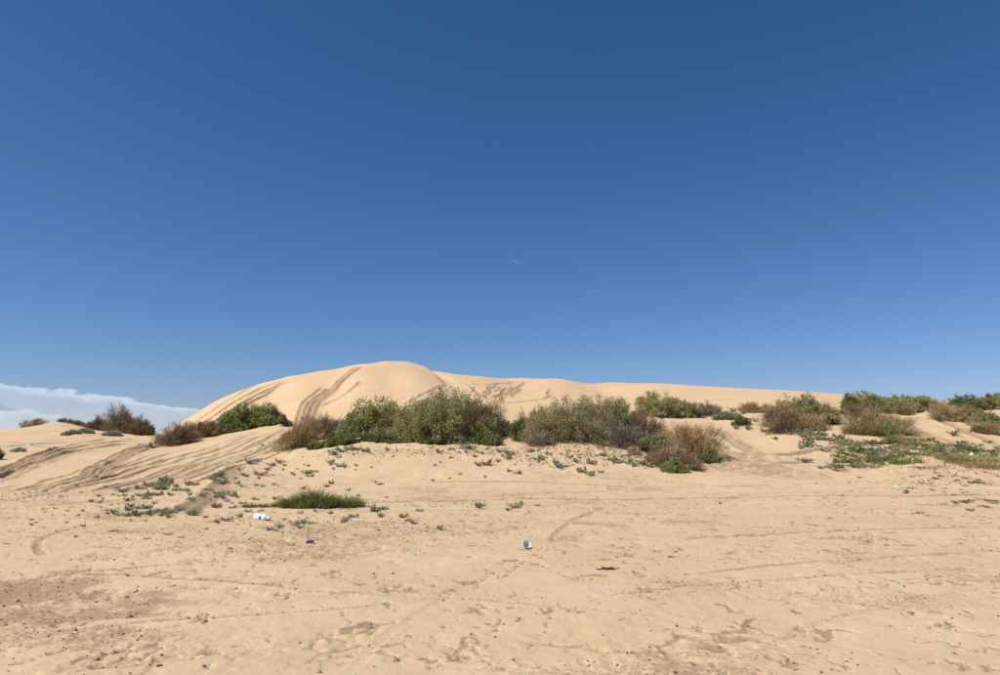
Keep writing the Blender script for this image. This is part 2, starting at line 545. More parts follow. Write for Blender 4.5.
# faint wheel marks across the flat
T([(325, 503), (450, 502), (520, 498), (600, 500), (760, 497), (1010, 494)], 0.132, 0.0320, 0.94, .3, .35, seed=111)
T([(330, 512), (440, 511), (540, 507)], .18, .02, .30, .3, .3, seed=112)
T([(602, 508), (572, 519), (556, 534), (552, 548)], .065, .016, .45, .06, .3, seed=113)
T([(395, 482), (520, 482), (640, 488), (800, 486)], 0.108, 0.0280, 0.77, .2, seed=114)
T([(500, 470), (600, 478), (700, 484), (880, 492)], 0.096, 0.0240, 0.51, .3, seed=125)
T([(42, 560), (32, 549), (36, 538), (80, 525), (130, 520)], 0.072, 0.0141, 0.42, .1, seed=115)
T([(-10, 588), (60, 571), (130, 575), (250, 582), (300, 588)], 0.066, 0.0126, 0.50, .1, seed=116)
T([(0, 577), (110, 569), (230, 560), (420, 552)], 0.060, 0.0112, 0.48, .1, seed=117)
T([(640, 582), (760, 566), (880, 556), (1010, 549)], 0.060, 0.0112, 0.45, .15, .3, seed=118)
T([(560, 600), (700, 583), (860, 574), (1010, 566)], 0.060, 0.0101, 0.39, .15, .3, seed=119)
T([(500, 640), (620, 652), (740, 662), (800, 690)], 0.048, 0.0078, 0.38, .08, seed=120)
T([(250, 590), (400, 592), (520, 600), (700, 620)], 0.054, 0.0084, 0.29, .15, seed=121)
T([(0, 640), (120, 622), (300, 612), (420, 600)], 0.048, 0.0078, 0.39, .12, seed=122)
T([(640, 540), (800, 532), (1010, 526)], 0.084, 0.0176, 0.59, .2, .3, seed=123)
T([(520, 560), (460, 590), (380, 640), (330, 700)], 0.054, 0.0046, 0.17, .12, seed=124)
T([(700, 690), (820, 620), (1010, 585)], 0.054, 0.0049, 0.25, .12, .3, seed=126)
patch(58, 612, 1.5, 1.7, .85, 0.060, 131)
patch(15, 590, 1.0, 1.3, .8, 0.048, 132)
patch(110, 640, 0.9, .6, .7, 0.048, 133)
patch(350, 545, 2.2, 1.6, .40, 0.054, 134)
patch(420, 528, 2.2, 1.4, .45, 0.030, 135)
patch(690, 590, 1.5, .9, .35, 0.036, 136)
patch(400, 590, 1.2, .8, .40, 0.036, 137)
patch(870, 600, 1.3, .7, .40, 0.036, 138)
patch(730, 650, .9, .5, .50, 0.036, 139)
patch(150, 528, 1.8, 1.4, .45, 0.036, 140)
patch(600, 458, 3.2, 1.8, .35, .35, 141)
patch(920, 470, 3.5, 2.0, .35, .22, 142)


def link(name, verts, faces, mats, parent=None, attrs=None, smooth=False, matidx=None):
    me = bpy.data.meshes.new(name)
    verts = np.asarray(verts, np.float32)
    faces = np.asarray(faces, np.int32)
    k = faces.shape[1]
    me.vertices.add(len(verts))
    me.vertices.foreach_set('co', verts.ravel())
    me.loops.add(faces.size)
    me.loops.foreach_set('vertex_index', faces.ravel())
    me.polygons.add(len(faces))
    me.polygons.foreach_set('loop_start', np.arange(0, faces.size, k, dtype=np.int32))
    me.polygons.foreach_set('loop_total', np.full(len(faces), k, np.int32))
    if smooth:
        me.polygons.foreach_set('use_smooth', np.ones(len(faces), bool))
    for m in (mats if isinstance(mats, (list, tuple)) else [mats]):
        me.materials.append(m)
    if matidx is not None:
        me.polygons.foreach_set('material_index', np.asarray(matidx, np.int32))
    for nm, v in (attrs or {}).items():
        at = me.attributes.new(nm, 'FLOAT', 'POINT')
        at.data.foreach_set('value', np.asarray(v, np.float32))
    me.update(calc_edges=True)
    me.validate()
    ob = bpy.data.objects.new(name, me)
    COL.objects.link(ob)
    if parent is not None:
        ob.parent = parent
    return ob


def tag(o, label=None, cat=None, group=None, kind=None):
    if label:
        o['label'] = label
    if cat:
        o['category'] = cat
    if group:
        o['group'] = group
    if kind:
        o['kind'] = kind
    return o


def empty(name, loc):
    e = bpy.data.objects.new(name, None)
    e.empty_display_size = 0.2
    COL.objects.link(e)
    e.location = loc
    return e


# ------------------------------------------------------------------ materials
def material(name):
    m = bpy.data.materials.new(name)
    m.use_nodes = True
    nt = m.node_tree
    nt.nodes.clear()
    return m, NT(nt)


def finish(m, T_, shader):
    out = T_.n('ShaderNodeOutputMaterial')
    m.node_tree.links.new(shader, out.inputs[0])
    return m


def sand_material():
    m, T_ = material('loose_desert_sand')
    g = T_.n('ShaderNodeNewGeometry')
    pos = g.outputs['Position']
    at = T_.n('ShaderNodeAttribute', attribute_name='disturbed_and_shade')
    clean = T_.n('ShaderNodeAttribute', attribute_name='windblown')
    big = T_.noise(pos, 0.35, 4, .6)
    mid = T_.noise(pos, 2.2, 5, .65)
    fine = T_.noise(pos, 28, 4, .7)
    grain = T_.noise(pos, 160, 2, .6)
    c = T_.mix(T_.ramp(big, .35, .68), rgba((.500, .355, .216)), rgba((.545, .398, .252)))
    c = T_.mix(clean.outputs['Fac'], c, rgba((.570, .400, .240)))
    vast = T_.noise(pos, 0.07, 5, .6)
    c = T_.mix(T_.math('MULTIPLY', T_.ramp(vast, .45, .68), .40), c, rgba((.470, .322, .188)))
    c = T_.mix(T_.math('MULTIPLY', T_.ramp(mid, .42, .72), .38), c, rgba((.430, .300, .182)))
    c = T_.mix(T_.math('MULTIPLY', T_.ramp(fine, .50, .72), .55), c, rgba((.390, .275, .170)))
    c = T_.mix(T_.math('MULTIPLY', T_.ramp(grain, .58, .74), .50), c, rgba((.30, .215, .14)))
    n9 = T_.noise(pos, 9, 3, .6)
    brk = T_.math('ADD', T_.math('MULTIPLY', T_.math('SUBTRACT', fine, .5), 1.5), T_.math('MULTIPLY', T_.math('SUBTRACT', n9, .5), .9))
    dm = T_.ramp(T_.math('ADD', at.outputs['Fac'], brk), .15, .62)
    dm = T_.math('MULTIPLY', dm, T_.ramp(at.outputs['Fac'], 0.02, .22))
    c = T_.mix(T_.math('MULTIPLY', dm, .78), c, rgba((.270, .185, .112)))  # darker tone of turned-over sand and of the painted fleck shade
    b = T_.n('ShaderNodeBsdfPrincipled')
    T_.put(b.inputs['Base Color'], c)
    b.inputs['Roughness'].default_value = 0.95
    b.inputs['Specular IOR Level'].default_value = 0.12
    hgt = T_.math('ADD', T_.math('MULTIPLY', fine, .55), T_.math('ADD', T_.math('MULTIPLY', mid, .9), T_.math('MULTIPLY', grain, .12)))
    bp = T_.n('ShaderNodeBump')
    bp.inputs['Strength'].default_value = 0.55
    bp.inputs['Distance'].default_value = 0.035
    T_.put(bp.inputs['Height'], hgt)
    T_.put(b.inputs['Normal'], bp.outputs[0])
    return finish(m, T_, b.outputs[0])


def leaf_material(name, stops, trans=0.38, rough=.7):
    """foliage whose leaf-to-leaf colour comes from a per-leaf random 'tint'"""
    m, T_ = material(name)
    at = T_.n('ShaderNodeAttribute', attribute_name='tint')
    cr = T_.n('ShaderNodeValToRGB')
    el = cr.color_ramp.elements
    el[0].position = 0
    el[0].color = rgba(stops[0])
    el[1].position = 1
    el[1].color = rgba(stops[-1])
    for i, s in enumerate(stops[1:-1]):
        e = el.new((i + 1) / (len(stops) - 1))
        e.color = rgba(s)
    T_.put(cr.inputs[0], at.outputs['Fac'])
    oi = T_.n('ShaderNodeObjectInfo')
    hs = T_.n('ShaderNodeHueSaturation')
    T_.put(hs.inputs['Color'], cr.outputs[0])
    T_.put(hs.inputs['Value'], T_.ramp(oi.outputs['Random'], 0, 1, .88, 1.14, False))
    d = T_.n('ShaderNodeBsdfPrincipled')
    T_.put(d.inputs['Base Color'], hs.outputs[0])
    d.inputs['Roughness'].default_value = rough
    d.inputs['Specular IOR Level'].default_value = 0.25
    t = T_.n('ShaderNodeBsdfTranslucent')
    T_.put(t.inputs[0], hs.outputs[0])
    mx = T_.n('ShaderNodeMixShader')
    mx.inputs[0].default_value = trans
    T_.t.links.new(d.outputs[0], mx.inputs[1])
    T_.t.links.new(t.outputs[0], mx.inputs[2])
    return finish(m, T_, mx.outputs[0])


def plain_material(name, col, rough=.7, var=.25, scale=40, spec=.3):
    m, T_ = material(name)
    g = T_.n('ShaderNodeTexCoord')
    n = T_.noise(g.outputs['Object'], scale, 4, .6)
    dark = tuple(v * (1 - var) for v in col)
    lite = tuple(min(1, v * (1 + var * .6)) for v in col)
    c = T_.mix(T_.ramp(n, .3, .7), rgba(dark), rgba(lite))
    b = T_.n('ShaderNodeBsdfPrincipled')
    T_.put(b.inputs['Base Color'], c)
    b.inputs['Roughness'].default_value = rough
    b.inputs['Specular IOR Level'].default_value = spec
    return finish(m, T_, b.outputs[0])


SAND = sand_material()
STEM = plain_material('dry_grey_bark', (.17, .125, .09), .9)
LEAF = {
    'olive': leaf_material('olive_saltbush_leaves', [(0.158, 0.170, 0.064), (0.251, 0.255, 0.100), (0.353, 0.340, 0.143), (0.464, 0.425, 0.192), (0.372, 0.264, 0.135)]),
    'grey': leaf_material('grey_green_saltbush_leaves', [(0.205, 0.191, 0.092), (0.312, 0.280, 0.133), (0.401, 0.342, 0.179), (0.481, 0.408, 0.230), (0.374, 0.269, 0.171)]),
    'green': leaf_material('fresh_green_leaves', [(0.112, 0.147, 0.042), (0.180, 0.231, 0.063), (0.262, 0.308, 0.091), (0.360, 0.378, 0.133), (0.225, 0.182, 0.084)]),
    'dark': leaf_material('dark_green_leaves', [(0.086, 0.105, 0.037), (0.140, 0.160, 0.053), (0.204, 0.217, 0.074), (0.278, 0.257, 0.099)]),
    'forb': leaf_material('blue_green_forb_leaves', [(0.155, 0.182, 0.101), (0.238, 0.260, 0.151), (0.331, 0.337, 0.212), (0.476, 0.433, 0.323)]),
    'brown': leaf_material('dry_brown_twigs', [(0.115, 0.073, 0.041), (0.202, 0.134, 0.075), (0.291, 0.202, 0.116), (0.387, 0.286, 0.169)], .12, .85),
    'purple': leaf_material('grey_purple_twigs', [(0.135, 0.099, 0.078), (0.225, 0.171, 0.140), (0.323, 0.254, 0.210), (0.240, 0.217, 0.126)], .12, .85),
    'tan': leaf_material('dry_tan_twigs', [(0.196, 0.126, 0.058), (0.329, 0.224, 0.111), (0.462, 0.329, 0.169), (0.588, 0.441, 0.240)], .15, .85),
    'straw': leaf_material('straw_grass_blades', [(0.237, 0.169, 0.075), (0.362, 0.269, 0.127), (0.475, 0.369, 0.190), (0.250, 0.250, 0.103)], .25, .8),
    'grass': leaf_material('green_grass_blades', [(0.084, 0.110, 0.030), (0.133, 0.165, 0.044), (0.199, 0.219, 0.061), (0.322, 0.261, 0.104)], .25, .6),
    'litter': leaf_material('fallen_leaf_litter', [(.17, .12, .075), (.27, .20, .12), (.38, .29, .18), (.19, .19, .11)], .1, .9),
}

idx = np.arange(nr * na).reshape(nr, na)
q = np.stack([idx[:-1, :-1], idx[:-1, 1:], idx[1:, 1:], idx[1:, :-1]], -1).reshape(-1, 4)
windblown = sstep(66, 90, GR)
gv = np.stack([GX, GY, GZ], 1)
# close the sheet behind the camera and under it
wrap = np.stack([idx[:-1, -1], idx[:-1, 0], idx[1:, 0], idx[1:, -1]], -1)
q = np.concatenate([q, wrap])
centre = len(gv)
ground = link('ground', gv, q[:, ::-1], SAND, None, {'disturbed_and_shade': np.clip(dist_shade_attr, 0, 1), 'windblown': windblown}, True)
tag(ground, 'pale desert sand rising from a trampled flat to a great bare dune', None, None, 'structure')

# a quick lookup of the finished surface (with ruts) for seating things
def surf(x, y):
    x = np.atleast_1d(np.asarray(x, float))
    y = np.atleast_1d(np.asarray(y, float))
    a = np.arctan2(x, y)
    r = np.hypot(x, y) * np.cos(np.clip(a, -.6, .6))
    i = np.clip(np.searchsorted(rows, r) - 1, 0, nr - 2)
    j = np.clip(np.searchsorted(angles, a) - 1, 0, na - 2)
    fi = np.clip((r - rows[i]) / (rows[i + 1] - rows[i]), 0, 1)
    fj = np.clip((a - angles[j]) / (angles[j + 1] - angles[j]), 0, 1)
    Z = GZ.reshape(nr, na)
    return (Z[i, j] * (1 - fi) + Z[i + 1, j] * fi) * (1 - fj) + (Z[i, j + 1] * (1 - fi) + Z[i + 1, j + 1] * fi) * fj


# ------------------------------------------------------------------ plant builders (all in metres, draped over the ground)
def norm(v):
    return v / np.maximum(np.linalg.norm(v, axis=-1, keepdims=True), 1e-9)


def tubes(paths, r0, r1, sides=3):
    """paths: (n, k, 3) polylines -> tapered tubes"""
    n, k, _ = paths.shape
    tan = norm(np.gradient(paths, axis=1))
    ref = np.where(np.abs(tan[..., 2:3]) > .9, np.array([1., 0, 0]), np.array([0, 0, 1.]))
    s = norm(np.cross(tan, ref))
    t = np.cross(tan, s)
    rad = np.linspace(1, 0, k)[None, :, None] * (r0 - r1)[:, None, None] + r1[:, None, None]
    ring = []
    for i in range(sides):
        a = 2 * math.pi * i / sides
        ring.append(paths + rad * (math.cos(a) * s + math.sin(a) * t))
    V = np.stack(ring, 2)                     # n,k,sides,3
    id_ = np.arange(n * k * sides).reshape(n, k, sides)
    nx = np.roll(id_, -1, 2)
    F = np.stack([id_[:, :-1], nx[:, :-1], nx[:, 1:], id_[:, 1:]], -1).reshape(-1, 4)
    return V.reshape(-1, 3), F


def leaves(pos, direc, length, width, rng, fold=.25):
    """rhombic leaves: base, side, tip, side"""
    n = len(pos)
    d = norm(direc)
    r = norm(rng.normal(size=(n, 3)))
    s = norm(np.cross(d, r))
    up = np.cross(s, d)
    L = length[:, None]
    w = width[:, None]
    mid = pos + d * L * .5 + up * L * fold * rng.uniform(-.5, 1, (n, 1))
    V = np.stack([pos, mid + s * w * .5, pos + d * L, mid - s * w * .5], 1).reshape(-1, 3)
    F = np.arange(n * 4).reshape(n, 4)
    return V, F


def blades(base, direc, length, width, bend, rng):
    """grass blades of three segments that droop outward: 2+2+2+1 verts as quads"""
    n = len(base)
    d = norm(direc)
    side = norm(np.cross(d, np.array([0, 0, 1.]) + rng.normal(size=(n, 3)) * .3))
    out = d.copy()
    out[:, 2] = 0
    out = norm(out + 1e-6)
    rowsv = []
    for k, (t, w) in enumerate(((0, 1), (.4, .85), (.75, .55), (1, .06))):
        c = base + d * (length * t)[:, None] + out * (bend * length * t * t)[:, None] - np.array([0, 0, 1.]) * (bend * length * .55 * t ** 3)[:, None]
        rowsv += [c + side * (width * w * .5)[:, None], c - side * (width * w * .5)[:, None]]
    V = np.stack(rowsv, 1).reshape(-1, 3)
    i = (np.arange(n) * 8)[:, None]
    F = np.concatenate([i + np.array([[0, 1, 3, 2]]), i + np.array([[2, 3, 5, 4]]), i + np.array([[4, 5, 7, 6]])])
    return V, F


def dome_dirs(n, rng, low=0.0):
    a = rng.uniform(0, 2 * math.pi, n)
    z = rng.uniform(low, 1, n) ** .85
    c = np.sqrt(np.maximum(0, 1 - z * z))
    return np.stack([c * np.cos(a), c * np.sin(a), z], 1)


def drape(V, x0, y0):
    z0 = surf(x0, y0)[0]
    V = V.copy()
    V[:, 2] += surf(V[:, 0] + x0, V[:, 1] + y0) - z0
    return V


def shrub(name, label, px, py, wpx, hpx, kind, seed, D=None, depth=.8, cover=1.0, lean=(0, 0), cat='shrub', leaf=None,
          tips=None, upright=0.0, mats=None, spiky=.0):
    """a desert shrub: woody stems and a crown of leaves or dry twigs; px,py is the middle of its foot in the photograph"""
    rng = np.random.default_rng(seed)
    if D is None:
        x, y = hit(px, py)
        back = True
    else:
        u, _ = ray(px, py)
        x, y, back = u * D, D, False
    w = wpx * y / FPX
    h = hpx * y / FPX
    dp = w * depth
    if back:
        f = 1 + dp * .40 / math.hypot(x, y)
        x, y = x * f, y * f
        h *= f
        w *= f
    twig = kind in ('brown', 'tan', 'purple')
    h = max(h - (.16 if twig else .06), h * .6)
    nb = int(np.clip(28 + 16 * w * dp / 2 + 30 * h, 34, 190))
    dirs = dome_dirs(nb, rng)
    lob = 1 + .75 * np.array([vnoise(np.array([d[0] * 1.7 + seed]), np.array([d[1] * 1.7 + d[2]]), seed)[0] - .5 for d in dirs])
    dirs[:, 2] = dirs[:, 2] ** (1 - .3 * upright)
    R = .90 * lob * rng.uniform(.72, 1.10, nb)
    tipp = dirs * np.array([w * .56, dp * .56, h]) * R[:, None]
    tipp[:, 0] += lean[0] * tipp[:, 2]
    tipp[:, 2] = np.maximum(tipp[:, 2], .05 + .10 * h * rng.random(nb))
    base = tipp * np.array([.42, .42, 0]) * rng.uniform(.3, 1.1, (nb, 1))
    base[:, 2] = -.06
    ctrlp = base * .35 + tipp * .55
    ctrlp[:, 2] = tipp[:, 2] * rng.uniform(.40, .75, nb) + .10 * h
    ctrlp += rng.normal(size=(nb, 3)) * .05 * w
    t = np.linspace(0, 1, 6)[None, :, None]
    path = (1 - t) ** 2 * base[:, None] + 2 * t * (1 - t) * ctrlp[:, None] + t * t * tipp[:, None]
    SV, SF = tubes(path, rng.uniform(.010, .022, nb) * (.6 + .25 * h), np.full(nb, .004))
    area = 2.2 * (w * .5 + dp * .5) * h * 1.2 + .6 * w * dp
    if twig:
        ln, wd = (.30, .016) if leaf is None else leaf
        n = int(np.clip(cover * 2.1 * area / (ln * wd * .55), 500, 16000))
    else:
        ln, wd = ((.088, .038) if kind == 'grey' else (.105, .048)) if leaf is None else leaf
        n = int(np.clip(cover * 3.2 * area / (ln * wd * .5), 600, 27000))
    bi = rng.integers(0, nb, n)
    s = 1 - rng.random(n) ** (1.35 if not twig else 1.1) * .68
    P = (1 - s[:, None]) ** 2 * base[bi] + 2 * (s * (1 - s))[:, None] * ctrlp[bi] + (s * s)[:, None] * tipp[bi]
    tg = norm(2 * (1 - s[:, None]) * (ctrlp[bi] - base[bi]) + 2 * s[:, None] * (tipp[bi] - ctrlp[bi]))
    clump = (.045 + .062 * h) * (1.3 - .78 * s)
    P = P + rng.normal(size=(n, 3)) * clump[:, None]
    P[:, 2] = np.maximum(P[:, 2], .015 + .05 * rng.random(n))
    dr = tg * (.9 if twig else .55) + rng.normal(size=(n, 3)) * (.42 if twig else .55) + np.array([0, 0, .28 + upright])
    L = ln * rng.uniform(.55, 1.35, n)
    Wd = wd * rng.uniform(.6, 1.3, n)
    if twig:
        LV, LF = leaves(P, dr, L, Wd, rng, .12)
    else:
        LV, LF = leaves(P, dr, L, Wd, rng)
    bt = rng.random(nb)
    tint = np.clip(.5 * bt[bi] + .6 * rng.random(n) - .05, 0, 1)
    tint = np.repeat(tint, 4)
    z0 = float(surf(x, y)[0])
    root = empty(name, (x, y, z0))
    tag(root, label, cat)
    if True:
        m = int(spiky) + (9 if wpx > 22 else 4)
        k = rng.integers(0, nb, m)
        top = tipp[k]
        p0 = top * np.array([.9, .9, .8])
        p1 = top + np.array([0, 0, .5]) * rng.uniform(.25, .5, (m, 1)) * h * .5
        V1, F1 = tubes(np.stack([p0, (p0 + p1) / 2 + rng.normal(size=(m, 3)) * .02, p1], 1), np.full(m, .010), np.full(m, .004))
        SF = np.concatenate([SF, F1 + len(SV)])
        SV = np.concatenate([SV, V1])
    link('stems', drape(SV, x, y), SF, STEM, root, None, True)
    link('foliage' if not twig else 'twigs', drape(LV, x, y), LF, LEAF[kind], root, {'tint': tint})
    return root


def tuft(name, label, px, py, wpx, hpx, kind, seed, D=None, depth=.5, n=900, bend=.35, cat='grass', width=.016, spread=.25, group=None):
    """a clump of grass blades"""
    rng = np.random.default_rng(seed)
    if D is None:
        x, y = hit(px, py)
    else:
        u, _ = ray(px, py)
        x, y = u * D, D
    w = wpx * y / FPX
    h = hpx * y / FPX
    dp = w * depth
    a = rng.uniform(0, 2 * math.pi, n)
    r = np.sqrt(rng.random(n))
    edge = 1 + .9 * (fbm(np.cos(a) * 2.2, np.sin(a) * 2.2, seed, 3))
    B = np.stack([np.cos(a) * r * w / 2 * edge, np.sin(a) * r * dp / 2 * edge, np.full(n, -.02)], 1)
    hh = h * (1 - .55 * r ** 3) * rng.uniform(.55, 1.15, n) * (.75 + 1.0 * (fbm(B[:, 0] * 2.2, B[:, 1] * 2.2, seed + 1, 2) + .25))
    dr = np.stack([np.cos(a) * spread * r, np.sin(a) * spread * r, np.ones(n)], 1) + rng.normal(size=(n, 3)) * np.array([.22, .22, .05])
    V, F = blades(B, dr, np.maximum(hh, .05), width * rng.uniform(.6, 1.3, n), bend * rng.uniform(.3, 1.4, n), rng)
    z0 = float(surf(x, y)[0])
    o = link(name, drape(V, x, y), F, LEAF[kind], None, {'tint': np.repeat(rng.random(n), 8)})
    o.location = (x, y, z0)
    tag(o, label, cat, group)
    return o


S = shrub
# --- on the low hill at the far left
S('dry_shrub', 'small straw-brown shrub alone on the tip of the low left hill', 33, 427, 20, 9, 'tan', 201, D=66.5, depth=.7)
S('dry_shrub', 'low dark brown brush on the low hill crest, flat and wide', 66, 424, 16, 5, 'brown', 202, D=66.5)
S('dry_shrub', 'low dark brush on the low hill crest beside the brown mound of shrubs', 80, 426.5, 16, 6, 'brown', 203, D=66)
S('dry_shrub', 'low rusty brown shrub leaning against the tallest brown shrub of the low hill', 99, 431, 25, 13, 'brown', 204, D=64, leaf=(.2, .02), cover=1.3)
S('dry_shrub', 'tallest dark brown twiggy shrub on the low hill below the cloud', 122, 434, 38, 29, 'brown', 205, D=63.5, leaf=(.22, .022), cover=1.5)
S('dry_shrub', 'dark brown shrub at the end of the low hill, facing the dune foot', 140, 436.5, 22, 18, 'brown', 206, D=62, leaf=(.2, .02), cover=1.3)
S('green_shrub', 'small dark green shrub tucked against the end of the low hill brush', 149, 437, 9, 12, 'dark', 207, D=61.5)
S('green_shrub', 'half-seen green shrub beside the deep wheel rut of the low hill', -4, 460, 12, 13, 'dark', 208)
for i, (px, py, w, h) in enumerate([(66, 435.5, 9, 4), (74, 434.5, 14, 5), (87, 433.5, 16, 5), (107, 436, 10, 4), (114, 436, 13, 5)]):
    o = S('low_plant', 'low blue-green creeping plant in front of the low hill brown shrubs', px, py, w, h, 'forb', 210 + i, cover=.8, leaf=(.10, .055), cat='plant')
    o['group'] = 'creeping plants under the low hill shrubs'
S('low_plant', 'flat green plant beside the curved ruts of the low hill', 19, 452, 16, 4, 'forb', 216, cover=.7, leaf=(.10, .055), cat='plant')
S('low_plant', 'flat green plant alone at the foot of the rusty ramp shrub', 151, 448, 11, 4, 'forb', 217, cover=.8, leaf=(.10, .055), cat='plant')
# --- along the top of the ramp
S('dry_shrub', 'dense round brown shrub, lowest of the row above the rutted ramp', 175, 446, 37, 22, 'brown', 220, lean=(.25, 0))
S('dry_shrub', 'brown shrub between the lowest ramp shrub and the bright green one', 203, 436, 32, 18, 'brown', 221, D=56)
S('green_shrub', 'dark green low shrub at the left foot of the bright green ramp shrub', 207, 435, 20, 13, 'dark', 222)
S('dry_shrub', 'brown patch of twigs in front of the bright green ramp shrub', 225, 434, 24, 13, 'brown', 223)
S('green_shrub', 'bright yellow-green wide shrub above the rutted ramp', 240, 431.5, 62, 26, 'green', 224, depth=.6, leaf=(.17, .075))
S('green_shrub', 'bright green shrub bulging on the dune side of the wide ramp shrub', 262, 428, 32, 21, 'green', 225, D=58.5, leaf=(.17, .075))
S('dry_shrub', 'dark brown shrub crowning the dune end of the ramp row', 274, 424, 18, 20, 'brown', 226, D=60)
S('green_shrub', 'small dark green shrub at the very end of the ramp row', 284, 422, 16, 10, 'dark', 227, D=59.5)
# --- the long shrub-covered hummock in the middle
S('dry_shrub', 'rounded tan-brown shrub at the ramp end of the middle hummock', 297, 449, 48, 29, 'tan', 230, leaf=(.26, .018))
S('dry_shrub', 'greyish brown twiggy shrub behind the tan one on the middle hummock', 318, 445, 42, 27, 'brown', 231, D=41)
S('dry_shrub', 'grey-purple twiggy shrub between the tan and the tall green hummock shrubs', 341, 443, 34, 20, 'purple', 232, D=41)
S('green_shrub', 'low dark green skirt shrub under the grey-purple twigs', 338, 446, 44, 10, 'dark', 233, depth=.45)
S('green_shrub', 'small dark green shrub spilling onto sand by the tan shrub', 314, 450, 16, 9, 'dark', 234)
S('green_shrub', 'tall green rounded shrub with upright tips on the middle hummock', 374, 442, 58, 40, 'olive', 235, D=40.5, leaf=(.13, .055), upright=.2, spiky=10)
S('green_shrub', 'green side shrub leaning out of the tall rounded one', 353, 443, 34, 25, 'olive', 236, D=40)
S('green_shrub', 'dark low shrub along the foot of the tall green rounded shrub', 379, 443, 52, 8, 'dark', 237, depth=.4)
S('green_shrub', 'broad grey-green dome shrub, left half of the widest thicket', 425, 443, 68, 44, 'olive', 238, depth=.75)
S('green_shrub', 'tall grey-green shrub at the peak of the widest thicket', 454, 442, 74, 45, 'olive', 239, D=41.5, depth=.7, spiky=14)
S('green_shrub', 'low bright grassy shrub along the front of the widest thicket', 434, 444.5, 40, 9, 'dark', 240, depth=.4)
S('dry_shrub', 'small rusty shrub peeping over the widest thicket', 422, 421, 22, 15, 'brown', 241, D=46)
S('dry_shrub', 'large rust-brown twiggy shrub at the end of the widest thicket', 482, 443, 46, 43, 'brown', 242, D=40.5, depth=.9)
S('green_shrub', 'olive shrub growing through the front of the rust-brown thicket end', 484, 445, 34, 25, 'olive', 259, D=39.5, cover=.7)
S('green_shrub', 'dark green shrub at the foot of the rust-brown thicket end', 487, 446, 34, 12, 'dark', 243, depth=.5)
S('green_shrub', 'small olive shrub in the gap between the two great thickets', 504, 440, 18, 17, 'olive', 244, D=42)
S('green_shrub', 'deep green shrub in the gap at the foot of the silver thicket', 522, 443, 28, 29, 'dark', 245, D=39)
S('dry_shrub', 'rusty shrub rising behind the gap between the two great thickets', 533, 432, 24, 24, 'brown', 246, D=44)
S('grey_shrub', 'silvery olive shrub forming the main dome of the second thicket', 562, 444, 82, 47, 'grey', 247, depth=.7, spiky=16)
S('grey_shrub', 'silvery shrub filling the dune path side of the second thicket', 602, 446, 64, 38, 'grey', 248, D=39.5, depth=.7)
S('grey_shrub', 'low silvery shrub at the gap side of the second thicket', 538, 445, 40, 29, 'grey', 249, D=38.7)
S('dry_shrub', 'grey-purple dead twigs poking from the front of the second thicket', 540, 447, 34, 15, 'purple', 250, depth=.5, cover=.7)
S('green_shrub', 'fresh green shrub standing up behind the second thicket', 614, 425, 32, 34, 'green', 251, D=44)
S('dry_shrub', 'grey-purple twiggy shrub closing the low end of the second thicket', 627, 452, 34, 26, 'purple', 252, D=37)
# --- the row set back behind the hummock
S('green_shrub', 'olive shrub with tall stalks on the sand behind the hummock', 655, 414.5, 46, 24, 'olive', 255, D=57, depth=.6, spiky=22)
S('green_shrub', 'olive shrub beside the stalky one on the sand behind the hummock', 682, 414.5, 42, 18, 'olive', 256, D=58, depth=.6, spiky=6)
S('dry_shrub', 'grey-purple dead shrub by the sandy pass at the set-back row', 706, 414, 30, 14, 'purple', 257, D=59)
S('green_shrub', 'small olive shrub between the fresh green one and the set-back row', 634, 418, 18, 14, 'olive', 258, D=54)
# --- the hummock's lower end by the basin
S('dry_shrub', 'rusty brown shrub above the lower end of the middle hummock', 640, 442, 52, 31, 'brown', 260, D=40)
S('green_shrub', 'dusty green shrub between rusty and straw shrubs at the hummock end', 655, 451, 42, 22, 'olive', 261, D=37)
S('dry_shrub', 'large straw-coloured shrub beside the wheel-marked basin', 694, 457, 50, 37, 'tan', 262, D=36.2, leaf=(.34, .016), upright=.3)
S('dry_shrub', 'sprawling dull brown shrub at the toe of the middle hummock', 672, 467, 54, 24, 'brown', 263, D=33.0, depth=.6, cover=.7)
S('green_shrub', 'vivid green low shrub under the sprawling brown toe shrub', 676, 473.5, 32, 13, 'green', 264, depth=.5, leaf=(.09, .04))
S('green_shrub', 'dark green shrub in the shade under the straw-coloured basin shrub', 704, 463, 28, 10, 'dark', 265, depth=.5)
S('dry_shrub', 'round tumbleweed ball on the bare face of the hummock', 634, 455, 12, 11, 'tan', 266, leaf=(.16, .012), depth=1.0)
S('dry_shrub', 'low brown twigs beside the round tumbleweed ball', 656, 461, 20, 13, 'brown', 267, D=34)
# --- beside the pass and the right-hand hummock
S('low_plant', 'green mat plant on the bank beside the sandy pass, upper', 727, 420.5, 26, 8, 'forb', 270, cat='plant')
S('low_plant', 'dark green mat plant on the bank beside the sandy pass, lower', 741, 426, 20, 10, 'dark', 271, cat='plant')
S('dry_shrub', 'small straw tuft shrub on top of the pass bank', 753, 409, 30, 12, 'tan', 272, D=58, depth=.6)
S('green_shrub', 'green dome shrub at the heart of the right-hand brown cluster', 806, 424, 60, 28, 'olive', 273, D=50.5, leaf=(.15, .06))
S('dry_shrub', 'dark brown shrub on the pass side of the green dome', 777, 424, 28, 21, 'brown', 274, D=49.5)
S('dry_shrub', 'rust-brown shrub on the sunken trail side of the green dome', 828, 421, 26, 23, 'brown', 275, D=50)
S('dry_shrub', 'pinkish brown shrub in front of the green dome', 788, 432.5, 44, 23, 'brown', 276, D=46.5, depth=.6)
